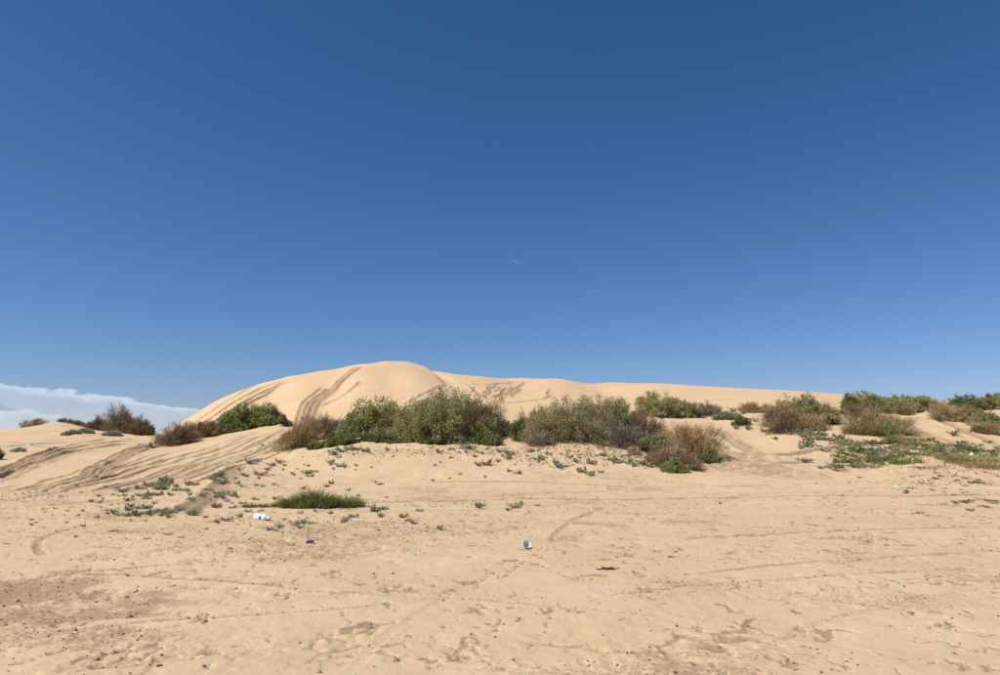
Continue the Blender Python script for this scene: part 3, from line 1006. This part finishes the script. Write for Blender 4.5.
S('dry_shrub', 'pale brown shrub in front of the green dome, beside the pinkish one', 812, 432, 36, 18, 'tan', 277, D=46.5, depth=.6)
S('green_shrub', 'dark green shrub on the skyline before the long green ridge shrub', 851, 413, 24, 17, 'dark', 278, D=56)
S('green_shrub', 'long low green shrub rounding the skyline above the steep trail', 882, 411, 66, 20, 'olive', 279, D=57, depth=.5, leaf=(.10, .055))
S('green_shrub', 'green shrub at the trail end of the long skyline shrub', 914, 410, 58, 19, 'olive', 280, D=58, depth=.5)
S('dry_shrub', 'small rusty shrub in front of the long green skyline shrub', 904, 413, 20, 11, 'brown', 281, D=54)
S('dry_shrub', 'rusty shrub under the dark green skyline one', 858, 418, 28, 14, 'brown', 282, D=52)
S('green_shrub', 'dark bushy shrub on the skyline beyond the steep trail', 965, 407.5, 42, 17, 'dark', 283, D=60)
S('green_shrub', 'green shrub row on the skyline beside the dark bushy one', 992, 409, 42, 17, 'olive', 284, D=60)
S('green_shrub', 'pale yellow-green shrub under the dark bushy skyline shrub', 961, 409, 30, 9, 'green', 285, D=57)
S('dry_shrub', 'tan-brown shrub on the bank above the steep trail', 950, 421.5, 36, 19, 'tan', 286, D=50.5)
S('dry_shrub', 'brown shrub behind the tan one on the bank above the trail', 970, 421, 26, 12, 'brown', 287, D=51)
S('green_shrub', 'grey-green mat shrub on the bank beyond the steep trail', 990, 426, 40, 15, 'olive', 288, D=48.5)
S('dry_shrub', 'pale straw shrub at the foot of the grey-green bank mat', 990, 433, 34, 11, 'tan', 289, D=46)
S('low_plant', 'dark green plant at the trail edge under the straw shrub', 981, 434, 22, 6, 'dark', 290, cat='plant')
# dry grass on the right-hand hummock
tuft('dry_grass_clump', 'tall straw-coloured grass clump nearest the brown cluster', 866, 437, 46, 17, 'straw', 300, D=44.5, n=1500, width=.022, bend=.5, spread=.5)
tuft('dry_grass_clump', 'tall straw-coloured grass clump beside the steep trail', 893, 437, 44, 15, 'straw', 301, D=44.5, n=1500, width=.022, bend=.5, spread=.5)
S('dry_shrub', 'tan wispy shrub among straw grass near the rusty skyline shrub', 868, 436, 42, 24, 'tan', 302, D=45.5, cover=.55, upright=.3)
S('dry_shrub', 'brown wispy shrub among straw grass beside the steep trail', 894, 437, 40, 23, 'tan', 303, D=45.5, cover=.45, upright=.5)
S('green_shrub', 'green shoots low inside the straw grass by the trail', 884, 434, 30, 11, 'green', 304, D=44, leaf=(.16, .03), upright=.5)
tuft('dry_grass_clump', 'low straw grass strip along the foot of the straw clumps', 905, 441, 36, 8, 'straw', 305, D=42.0, n=700, width=.02, bend=.6, spread=.6)

# --- the green grass patch on the flat by the white bottle
tuft('grass_clump', 'lush dark green grass patch on the flat sand behind the white bottle', 314, 507, 84, 18, 'grass', 310, depth=.42, n=2600, width=.017, bend=.35, spread=.25)
tuft('dry_grass_clump', 'thin dry blades standing in the lush green grass patch', 316, 507, 80, 13, 'straw', 316, depth=.45, n=260, width=.014, bend=.6, spread=.6)
tuft('grass_clump', 'thin green grass trailing from the lush patch toward the ramp', 262, 507, 44, 8, 'grass', 311, depth=.3, n=500, width=.016, bend=.5, spread=.5)
tuft('grass_clump', 'dark green grass clump in front of the right-hand mat plants', 905, 463, 34, 9, 'grass', 312, depth=.5, n=380, width=.022)
tuft('grass_clump', 'green grass clump among right-hand mat plants, paler and shorter', 882, 461, 32, 8, 'grass', 313, depth=.5, n=300, width=.022)
tuft('dry_grass_clump', 'matted dry grass around the dark scrap under the trail', 972, 462, 64, 12, 'straw', 314, depth=.5, n=1300, width=.02, bend=.9, spread=.9)
tuft('dry_grass_clump', 'matted dry grass with dark stems at the foot of the trail bank', 990, 468, 44, 9, 'straw', 315, depth=.5, n=700, width=.02, bend=.9, spread=.9)

for i, (px, py, w) in enumerate([(850, 446, 30), (925, 455, 34), (940, 446, 30), (900, 450, 30), (872, 467, 22), (930, 468, 26)]):
    tuft('dry_grass_clump', 'thin wispy dry grass among the right-hand mat plants', px, py, w, 7, 'straw', 330 + i, depth=.5, n=260, width=.016, bend=.8, spread=.8, group='dry wisps in the carpet')

# ------------------------------------------------------------------ little plants of the flat: a few shapes, many individuals
def forb_mesh(kind, seed, leafy=110):
    rng = np.random.default_rng(seed)
    ns = rng.integers(5, 10)
    a = rng.uniform(0, 2 * math.pi, ns)
    ln = rng.uniform(.5, 1.0, ns)
    tip = np.stack([np.cos(a) * ln, np.sin(a) * ln, rng.uniform(.12, .45, ns)], 1)
    n = leafy
    k = rng.integers(0, ns, n)
    s = rng.random(n) ** .7
    P = tip[k] * s[:, None] * np.array([1, 1, 0]) + np.array([0, 0, 1.]) * (tip[k][:, 2] * s)[:, None]
    P += rng.normal(size=(n, 3)) * .07
    P[:, 2] = np.maximum(P[:, 2], .0)
    dr = rng.normal(size=(n, 3)) * .6 + np.array([0, 0, .6]) + tip[k] * .5
    V, F = leaves(P, dr, rng.uniform(.17, .36, n), rng.uniform(.07, .15, n), rng)
    base = np.zeros((ns, 3))
    base[:, 2] = -.04
    pth = np.stack([base, tip * np.array([.5, .5, .55]), tip], 1)
    V2, F2 = tubes(pth, np.full(ns, .022), np.full(ns, .008))
    me_o = link('low_forb', np.concatenate([V, V2]), np.concatenate([F, F2 + len(V)]), [LEAF[kind], STEM], None,
                {'tint': np.r_[np.repeat(rng.random(n), 4), np.zeros(len(V2))]}, False, np.r_[np.zeros(len(F)), np.ones(len(F2))])
    me = me_o.data
    bpy.data.objects.remove(me_o)
    return me


FORB = [forb_mesh('forb', 400 + i, 130 + 30 * (i % 3)) for i in range(6)]
FDARK = [forb_mesh('dark', 420 + i, 100) for i in range(3)]
FOLV = [forb_mesh('olive', 430 + i, 100) for i in range(3)]
FGRN = [forb_mesh('green', 440 + i, 110) for i in range(3)]
frng = np.random.default_rng(77)


def forb(px, py, wpx, label, group, meshes=FORB, flat=1.2, name='low_forb'):
    x, y = hit(px, py)
    if y > 75:
        return
    r = max(.06, wpx * y / FPX * .58)
    o = bpy.data.objects.new(name, meshes[frng.integers(0, len(meshes))])
    COL.objects.link(o)
    o.location = (x, y, float(surf(x, y)[0]))
    o.rotation_euler = (0, 0, frng.uniform(0, 6.28))
    o.scale = (r, r, r * flat * frng.uniform(.7, 1.3))
    return tag(o, label, 'plant', group)


# (centre px, centre py, half width, half height, count, size range px)
G1 = ('small blue-green plant scattered on the sand at the foot of the ramp', 'small plants at the ramp foot')
for px, py, hw, hh, n, s0, s1 in [(165, 485, 18, 5, 9, 6, 13), (150, 495, 14, 6, 7, 6, 12), (128, 512, 12, 4, 4, 7, 13), (165, 515, 24, 4, 9, 7, 16),
                                  (195, 493, 20, 8, 8, 4, 9), (212, 480, 10, 4, 3, 8, 14), (222, 498, 14, 8, 6, 5, 10), (120, 500, 16, 8, 5, 3, 7),
                                  (100, 510, 30, 8, 5, 3, 6), (60, 512, 40, 14, 8, 2.5, 5)]:
    where = ('beside the brown diagonal rut at the ramp foot' if px > 180 else 'in the dense band under the ruts of the ramp' if py < 500 and px > 140
             else 'near the lower end of the brown diagonal rut' if px > 140 else 'thinly strewn between the low hill ruts and the flat')
    for _ in range(int(n * 1.7)):
        forb(px + frng.normal() * hw * .75, py + frng.normal() * hh * .75, frng.uniform(s0, s1) * 1.1, 'small blue-green plant ' + where, 'small plants ' + where)
G2 = ('small green plant on the bare slope below the tan hummock shrub', 'small plants on the slope below the tan shrub')
for px, py, w in [(250, 464, 14), (272, 466, 10), (268, 470, 8), (260, 475, 13), (245, 477, 9), (279, 463, 10), (258, 462, 8), (330, 464, 11), (342, 467, 10),
                  (306, 474, 10), (312, 472, 6), (331, 484, 7), (326, 487, 6), (304, 489, 7), (243, 487, 7), (256, 486, 6), (292, 473, 4), (262, 487, 6),
                  (274, 485, 5), (240, 470, 7), (236, 478, 6), (222, 476, 8)]:
    forb(px, py, w * 1.1, *G2, flat=1.1)
for px, py, w in [(333, 455, 12), (342, 452, 12), (350, 450, 12), (358, 450, 10), (366, 452, 9), (338, 458, 8)]:
    forb(px, py, w, 'small grey-green plant in a row just under the dark hummock skirt', 'plants in a row under the dark skirt')
for px, py, hw, hh, n in [(290, 472, 50, 14, 22), (130, 495, 60, 10, 22), (215, 488, 40, 12, 16), (400, 470, 60, 12, 10)]:
    w8 = 'on the slope below the tan hummock shrub' if px == 290 else 'below the rutted ramp' if px < 200 else 'around the brown diagonal rut' if px < 250 else 'on the bare face under the widest thicket'
    for _ in range(n):
        forb(px + frng.normal() * hw * .6, py + frng.normal() * hh * .6, frng.uniform(2.5, 6), 'tiny green seedling ' + w8, 'seedlings ' + w8, flat=1.3, name='seedling')
G3 = ('small green plant in front of the lush grass patch', 'small plants round the lush grass patch')
for px, py, w in [(270, 530, 11), (279, 528, 10), (276, 531, 7), (296, 526, 12), (304, 523, 13), (311, 524, 10), (300, 529, 8), (284, 520, 6), (346, 521, 10), (354, 517, 12),
                  (342, 523, 7), (376, 512, 16), (383, 510, 10), (380, 517, 9), (404, 518, 10), (409, 521, 8), (420, 512, 8), (414, 524, 9), (240, 517, 9), (226, 521, 12),
                  (218, 523, 8), (206, 530, 5), (248, 512, 7), (232, 508, 9), (243, 504, 8), (256, 500, 9), (238, 498, 7), (275, 500, 8), (206, 518, 7), (440, 528, 8),
                  (262, 511, 6), (300, 514, 8), (316, 512, 7), (330, 514, 6), (348, 491, 6), (379, 485, 8), (386, 498, 6), (358, 496, 6)]:
    forb(px, py, w, *G3)
forb(479, 508, 15, 'lone leafy grey-green plant on the wheel track across the flat', None, FORB, 1.2)
for px, py, w in [(515, 508, 14), (520, 505, 10), (508, 511, 8), (538, 506, 6)]:
    forb(px, py, w, 'flat green plant beside the lone leafy one on the wheel track', 'flat plants by the wheel track')
for px, py, w in [(113, 531, 11), (168, 535, 9), (145, 539, 10), (180, 538, 9), (115, 516, 5), (8, 544, 7), (3, 500, 6), (24, 502, 5)]:
    forb(px, py, w, 'flat dark plant lying alone on the trampled sand of the flat', 'flat dark plants on the flat', FDARK, .45)
G4 = ('grey-green plant on the hummock face below the great thickets', 'small plants on the hummock face')
for px, py, w in [(439, 453, 8), (465, 449, 14), (473, 450, 12), (499, 452, 9), (510, 455, 11), (508, 459, 12), (486, 465, 12), (478, 466, 8), (497, 462, 8), (538, 460, 13),
                  (542, 458, 8), (559, 468, 15), (556, 463, 8), (518, 474, 10), (508, 472, 7), (591, 464, 11), (582, 473, 11), (591, 476, 12), (601, 473, 6), (613, 461, 10),
                  (617, 463, 10), (628, 464, 12), (634, 466, 8), (644, 465, 11), (650, 467, 10), (662, 467, 11), (530, 452, 8), (570, 457, 8), (605, 456, 10), (548, 454, 7), (622, 449, 8),
                  (476, 457, 7), (482, 454, 6), (452, 450, 6), (576, 463, 7)]:
    forb(px, py, w * 1.1, *G4, flat=1.25)
G5 = ('blue-green mat plant on the sand below the right-hand brown cluster', 'mat plants below the brown cluster')
for _ in range(16):
    forb(812 + frng.normal() * 14, 437 + frng.normal() * 3.2, frng.uniform(7, 15), *G5, name='mat_plant')
for px, py, w in [(806, 447, 18), (800, 449, 10), (812, 443, 14), (826, 440, 12), (838, 438, 14), (845, 442, 12), (770, 431, 8), (764, 432, 10), (735, 429, 10), (748, 430, 10), (756, 422, 8), (732, 412, 9), (744, 414, 8)]:
    forb(px, py, w, *G5, name='mat_plant')
G6 = ('green mat plant in the carpet at the foot of the straw grass', 'mat plants in the right-hand carpet')
for px, py, hw, hh, n, s0, s1 in [(855, 452, 14, 5, 14, 9, 18), (845, 466, 14, 4, 10, 8, 18), (880, 444, 22, 3, 14, 9, 18), (880, 456, 20, 5, 14, 8, 16), (925, 448, 24, 4, 22, 8, 18),
                                  (955, 453, 20, 4, 16, 8, 16), (985, 452, 22, 5, 16, 8, 15), (862, 462, 14, 4, 8, 8, 14)]:
    w6 = ('at the corner of the carpet by the basin' if px < 865 else 'at the foot of the straw grass clumps' if px == 880
          else 'in the carpet just under the steep trail' if px < 940 else 'around the matted dry grass')
    for _ in range(int(n * 2.0)):
        forb(px + frng.normal() * hw * 1.0, py + frng.normal() * hh * .85, frng.uniform(s0, s1) * 1.0, 'green mat plant ' + w6, 'mat plants ' + w6, meshes=[FORB, FOLV, FGRN, FDARK, FDARK][frng.integers(0, 5)], flat=.75, name='mat_plant')
G7 = ('small dark plant on the bare sand below the right-hand carpet', 'small plants below the right-hand carpet')
for px, py, hw, hh, n, s0, s1 in [(930, 476, 18, 5, 12, 4, 9), (970, 482, 20, 6, 16, 4, 10), (975, 503, 18, 3, 12, 6, 12), (910, 490, 10, 3, 6, 5, 9), (950, 492, 24, 4, 10, 3, 7)]:
    for _ in range(n):
        forb(px + frng.normal() * hw * .6, py + frng.normal() * hh * .6, frng.uniform(s0, s1), *G7, meshes=FDARK, flat=.6)
for px, py, w in [(922, 514, 10), (929, 515, 8), (915, 514, 6), (943, 505, 7), (843, 496, 8), (851, 491, 5), (862, 478, 8), (974, 511, 12), (990, 508, 10)]:
    forb(px, py, w, 'dark flattened plant apart from the others on open sand to the right', 'dark flattened plants on open sand', FDARK, .5)

# ------------------------------------------------------------------ things left lying about
WHITE = plain_material('white_plastic', (.80, .80, .80), .35, .06, 20, .5)
BLUE = plain_material('blue_print', (.035, .055, .22), .4, .2, 30, .5)
BLUECAN = plain_material('blue_painted_metal', (.045, .115, .30), .3, .35, 18, .6)
DIRTY = plain_material('dusty_pale_plastic', (.62, .57, .47), .5, .3, 14)
GREY = plain_material('grey_foam_inside', (.80, .80, .78), .8, .12, 20)
GREEN = plain_material('green_print', (.05, .32, .12), .5, .1, 20)
BLACK = plain_material('black_rubber_scrap', (.02, .02, .025), .6, .3, 20)
STONE = plain_material('dark_pebble', (.085, .065, .050), .85, .4, 60)
CLOD = plain_material('sand_clod', (.27, .19, .118), .95, .25, 60, .1)
WOOD = plain_material('weathered_stick', (.15, .11, .075), .9, .35, 60)


def lathe(prof, seg=18, axis=0, crumple=0.0, seed=0):
    """prof: (along, radius) pairs turned about x"""
    rng = np.random.default_rng(seed)
    V = []
    for i, (t, r) in enumerate(prof):
        for k in range(seg):
            a = 2 * math.pi * k / seg
            rr = r * (1 + crumple * (vnoise(np.array([t * 40 + seed]), np.array([math.cos(a) * 2.2 + 5.]), seed)[0] - .5) * 2)
            V.append((t, rr * math.cos(a), rr * math.sin(a)))
    F = []
    for i in range(len(prof) - 1):
        for k in range(seg):
            a, b = i * seg + k, i * seg + (k + 1) % seg
            F.append((a, b, b + seg, a + seg))
    return np.array(V), np.array(F)


def at_ground(px, py):
    x, y = hit(px, py)
    return x, y, float(surf(x, y)[0])


# white bottle with a blue mark, lying on its side
x, y, z = at_ground(262, 520)
b = empty('plastic_bottle', (x, y, z + .052))
b.rotation_euler = (0, math.radians(3), math.radians(-12))
tag(b, 'white plastic bottle with a dark blue mark lying beside the grass patch', 'bottle')
R = .078
V, F = lathe([(-.17, .01), (-.168, R * .8), (-.155, R), (-.05, R * 1.0), (.0, R * .93), (.05, R), (.085, R * .95), (.115, R * .65), (.13, R * .38), (.15, R * .36)], 20, crumple=.05, seed=3)
link('body', V, F, WHITE, b, None, True)
V, F = lathe([(.142, .0), (.143, R * .46), (.185, R * .46), (.188, .001)], 16)
link('cap', V, F, WHITE, b, None, True)
V, F = lathe([(-.035, R * 1.02), (-.03, R * 1.03), (.0, R * .97), (.012, R * .97)], 20)
keep = [f for f in F if (V[f][:, 1].mean() < -.045 and V[f][:, 2].mean() > -.02)]
link('label_print', V, np.array(keep), BLUE, b, None, True)
# crushed blue can
x, y, z = at_ground(310, 543)
c = empty('drink_can', (x, y, z + .014))
c.rotation_euler = (math.radians(8), math.radians(-4), math.radians(10))
tag(c, 'crushed blue drink can lying on scuffed sand in front of the grass', 'can')
V, F = lathe([(-.065, .026), (-.060, .034), (-.045, .036), (-.015, .030), (.010, .026), (.035, .033), (.055, .035), (.062, .028)], 18, crumple=.35, seed=9)
V[:, 2] *= .68
V[:, 2] += .014 * np.cos(V[:, 0] * 26)
link('body', V, F, BLUECAN, c, None, True)
V, F = lathe([(.060, .028), (.064, .026), (.062, .001)], 18)
V[:, 2] *= .68
link('lid', V, F, plain_material('bare_metal', (.5, .5, .52), .3, .1, 20, .6), c, None, True)
# white foam cup lying with its mouth to the camera
x, y, z = at_ground(525.5, 548)
c = empty('foam_cup', (x, y, z + .040))
c.rotation_euler = (0, math.radians(-26), math.radians(-72))
tag(c, 'white foam cup lying on the bare flat with its mouth open', 'cup')
V, F = lathe([(-.075, .001), (-.075, .046), (-.07, .048), (.06, .067), (.066, .070), (.070, .067), (.066, .063)], 22, crumple=.04, seed=5)
link('wall', V, F, WHITE, c, None, True)
V, F = lathe([(.066, .0628), (.0, .052), (-.066, .043), (-.067, .001)], 22)
link('inside', V, F[:, ::-1], GREY, c, None, True)


def scrap(name, label, cat, px, py, w, d, h, mat, seed, rz=0):
    """a crumpled sheet of thin plastic with real folds and thickness"""
    rng = np.random.default_rng(seed)
    n = 14
    g = np.linspace(-.5, .5, n)
    X, Y = np.meshgrid(g, g, indexing='ij')
    zz = (fbm(X * 5 + 3, Y * 5, seed, 3) + .45) * h * (1.1 - 1.6 * np.maximum(np.abs(X), np.abs(Y)))
    edge = 1 + .35 * fbm(X * 3, Y * 3, seed + 1, 2)
    V = np.stack([X * w * edge, Y * d * edge, np.maximum(zz, 0.004)], -1).reshape(-1, 3)
    V2 = V - np.array([0, 0, .004])
    i = np.arange(n * n).reshape(n, n)
    F = np.stack([i[:-1, :-1], i[1:, :-1], i[1:, 1:], i[:-1, 1:]], -1).reshape(-1, 4)
    x, y, z = at_ground(px, py)
    o = link(name, np.concatenate([V, V2]), np.concatenate([F, F[:, ::-1] + n * n]), mat, None, None, True)
    o.location = (x, y, z + .004)
    o.rotation_euler = (0, 0, rz)
    return tag(o, label, cat)


scrap('plastic_wrapper', 'pale crumpled wrapper with a green corner among small plants on open sand', 'litter', 898, 488, .36, .26, .10, DIRTY, 11, .2)
o = scrap('wrapper_corner', 'x', 'x', 902.5, 486.3, .10, .08, .10, GREEN, 12, .2)
par = [k for k in bpy.data.objects if k.name == 'plastic_wrapper'][0]
for k in ('label', 'category'):
    del o[k]
o.parent = par
o.matrix_parent_inverse = Matrix.Translation(par.location).to_4x4().inverted() if False else (Matrix.Translation(par.location) @ Matrix.Rotation(.2, 4, 'Z')).inverted()
o.location = (par.location.x + .07, par.location.y + .02, par.location.z + .09)
scrap('plastic_scrap', 'white scrap with a black end caught in matted dry grass', 'litter', 972, 457, .34, .3, .34, WHITE, 13, .4)
scrap('plastic_scrap', 'black scrap beside the white one in matted dry grass', 'litter', 967.5, 458, .36, .3, .34, BLACK, 14, .1)
scrap('paper_scrap', 'tiny white scrap on the churned foreground sand', 'litter', 201, 657, .035, .03, .012, WHITE, 15, .3)


def twig(name, label, px, py, lpx, rz, seed, n=1, mat=WOOD):
    rng = np.random.default_rng(seed)
    x, y, z = at_ground(px, py)
    L = lpx * y / FPX
    pts = []
    for k in range(n):
        a = rz + rng.normal() * (.0 if n == 1 else .5)
        c0 = rng.normal(size=3) * np.array([.25, .25, 0]) * L * (n > 1)
        s = np.linspace(-.5, .5, 5)[:, None] * L * rng.uniform(.5, 1)
        p = c0 + s * np.array([math.cos(a), math.sin(a), rng.uniform(0, .25 if n > 1 else .04)])
        p[:, 2] = np.abs(p[:, 2]) + .006 + rng.random(5) * .004
        pts.append(p)
    V, F = tubes(np.array(pts), np.full(n, .009), np.full(n, .005), 5)
    o = link(name, V, F, mat, None, None, True)
    o.location = (x, y, z)
    return tag(o, label, 'stick')


twig('dry_twig', 'dark broken twig cluster lying by itself on the middle of the flat', 608, 569, 14, .15, 21, 9, STONE)
twig('dry_stick', 'short pale-ended stick lying on scuffed sand', 671, 558, 8, .5, 22)
twig('dry_stick', 'thin stick standing slightly out of the foreground sand', 904, 587, 5, 1.3, 23)
twig('dry_stick', 'short dark stick beside the lone pebble row', 160, 666, 7, .3, 24)


def stone_mesh(seed, sub=1):
    rng = np.random.default_rng(seed)
    t = (1 + 5 ** .5) / 2
    v = norm(np.array([(-1, t, 0), (1, t, 0), (-1, -t, 0), (1, -t, 0), (0, -1, t), (0, 1, t), (0, -1, -t), (0, 1, -t), (t, 0, -1), (t, 0, 1), (-t, 0, -1), (-t, 0, 1)], float))
    f = np.array([(0, 11, 5), (0, 5, 1), (0, 1, 7), (0, 7, 10), (0, 10, 11), (1, 5, 9), (5, 11, 4), (11, 10, 2), (10, 7, 6), (7, 1, 8), (3, 9, 4), (3, 4, 2), (3, 2, 6), (3, 6, 8), (3, 8, 9), (4, 9, 5), (2, 4, 11), (6, 2, 10), (8, 6, 7), (9, 8, 1)])
    v = v * rng.uniform(.7, 1.2, (12, 1)) * np.array([1, rng.uniform(.6, .95), rng.uniform(.45, .75)])
    return v, f


SM = []
for i in range(5):
    v, f = stone_mesh(500 + i)
    o = link('pebble', v, f, STONE)
    SM.append(o.data)
    bpy.data.objects.remove(o)
prng = np.random.default_rng(91)
for px, py, s in [(794, 663, 4), (817, 649, 3.2), (852, 653, 2.4), (847, 662, 3), (858, 666, 3), (890, 627, 2.2), (960, 645, 2.4), (232, 551, 4), (100, 546, 2.2), (393, 574, 3),
                  (249, 540, 2.4), (114, 560, 2.4), (479, 646, 2.4), (374, 668, 2.4), (682, 582, 2), (651, 632, 2), (511, 626, 2), (627, 655, 3.4), (640, 611, 2.4), (675, 675, 4),
                  (103, 669, 3), (204, 667, 4), (130, 672, 3), (208, 615, 2.4), (137, 569, 2), (588, 663, 3), (520, 535, 2), (378, 568, 2), (720, 504, 4), (920, 660, 2), (973, 620, 2.2), (796, 614, 2)]:
    x, y, z = at_ground(px, py)
    o = bpy.data.objects.new('pebble', SM[prng.integers(0, 5)])
    COL.objects.link(o)
    r = s * y / FPX * .5
    o.location = (x, y, z + r * .2)
    o.scale = (r, r, r)
    o.rotation_euler = (0, 0, prng.uniform(0, 6))
    tag(o, 'small dark pebble lying loose on the flat foreground sand', 'pebble', 'dark pebbles on the flat')


def scatter(name, label, n, where, size, mat, seed, kind='stone'):
    """uncountable crumbs spread over the ground, joined into one"""
    rng = np.random.default_rng(seed)
    x, y = where(rng, n)
    n = len(x)
    z = surf(x, y)
    r = size(rng, n)
    if kind == 'stone':
        v = norm(np.array([(1, 0, -.2), (-.5, .85, -.2), (-.5, -.85, -.2), (.1, .1, .8), (-.2, .2, -.9)], float))
        f = np.array([(0, 1, 3), (1, 2, 3), (2, 0, 3), (1, 0, 4), (2, 1, 4), (0, 2, 4)])
        a = rng.uniform(0, 6.28, n)
        jit = rng.uniform(.65, 1.3, (n, 5, 1))
        vv = v[None] * jit
        X = vv[..., 0] * np.cos(a)[:, None] - vv[..., 1] * np.sin(a)[:, None]
        Y = vv[..., 0] * np.sin(a)[:, None] + vv[..., 1] * np.cos(a)[:, None]
        V = np.stack([X * r[:, None] + x[:, None], Y * r[:, None] + y[:, None], vv[..., 2] * r[:, None] * .7 + z[:, None] + r[:, None] * .15], -1).reshape(-1, 3)
        F = (f[None] + (np.arange(n) * 5)[:, None, None]).reshape(-1, 3)
        o = link(name, V, F, mat)
    else:
        P = np.stack([x, y, z + .01], 1)
        V, F = leaves(P, rng.normal(size=(n, 3)) * np.array([1, 1, .35]) + np.array([0, 0, .15]), r * 2, r * .8, rng)
        o = link(name, V, F, mat, None, {'tint': np.repeat(rng.random(n), 4)})
    return tag(o, label, None, None, 'stuff')


def on_flat(rng, n):
    y = np.sqrt(rng.uniform(4.5 ** 2, 26 ** 2, n))
    x = rng.uniform(-.85, .85, n) * y
    k = fbm(x * .45, y * .45, 61, 3) + rng.normal(size=n) * .10 > -.03
    return x[k], y[k]


def on_churn(rng, n):
    y = np.sqrt(rng.uniform(4.2 ** 2, 24 ** 2, n * 6))
    x = rng.uniform(-.85, .85, n * 6) * y
    a = np.arctan2(x, y)
    r = np.hypot(x, y) * np.cos(np.clip(a, -.6, .6))
    i = np.clip(np.searchsorted(rows, r), 0, nr - 1)
    j = np.clip(np.searchsorted(angles, a), 0, na - 1)
    dd = dist_shade_attr.reshape(nr, na)[i, j]
    k = dd > rng.uniform(.12, .9, n * 6)
    return x[k][:n], y[k][:n]


def near_pix(spots):
    def f(rng, n):
        xs, ys = [], []
        for px, py, rx, ry in spots:
            x0, y0 = hit(px, py)
            m = n // len(spots)
            xs.append(x0 + rng.normal(size=m) * rx)
            ys.append(y0 + rng.normal(size=m) * ry)
        return np.concatenate(xs), np.concatenate(ys)
    return f


scatter('pebble_grit', 'dark grit sprinkled over the flat sand', 15000, on_flat, lambda r, n: .0062 * np.exp(r.normal(size=n) * .5), STONE, 71)
scatter('sand_clods', 'crumbs of turned-over sand in churned patches', 22000, on_churn, lambda r, n: .0085 * np.exp(r.normal(size=n) * .5), CLOD, 72)
scatter('leaf_litter', 'fallen dry leaves and twigs on the hummock face', 3600,
        near_pix([(565, 450, 1.4, .8), (590, 452, 1.6, .9), (610, 454, 1.2, .9), (640, 460, 1.2, .8), (500, 452, 1.4, .6), (560, 462, 1.8, .8), (440, 452, 2.2, .8), (380, 452, 2., .7)]),
        lambda r, n: .042 * np.exp(r.normal(size=n) * .5), LEAF['litter'], 73, 'leaf')
scatter('leaf_litter', 'fallen dry leaves in the right-hand carpet of plants', 2200,
        near_pix([(880, 458, 2., .9), (930, 460, 2., .9), (970, 470, 1.8, .9), (860, 448, 1.5, .8), (950, 482, 2., .8), (780, 425, 1.2, .8), (765, 420, 1., .8)]),
        lambda r, n: .045 * np.exp(r.normal(size=n) * .4), LEAF['litter'], 74, 'leaf')
scatter('leaf_litter', 'dry crumbs of plants on the sand round the ramp foot', 900,
        near_pix([(150, 497, 3.0, 1.6), (210, 497, 2.4, 1.6), (60, 508, 3.0, 1.6), (300, 520, 2.0, .8), (330, 535, 1.8, .6)]),
        lambda r, n: .018 * np.exp(r.normal(size=n) * .4), LEAF['litter'], 75, 'leaf')
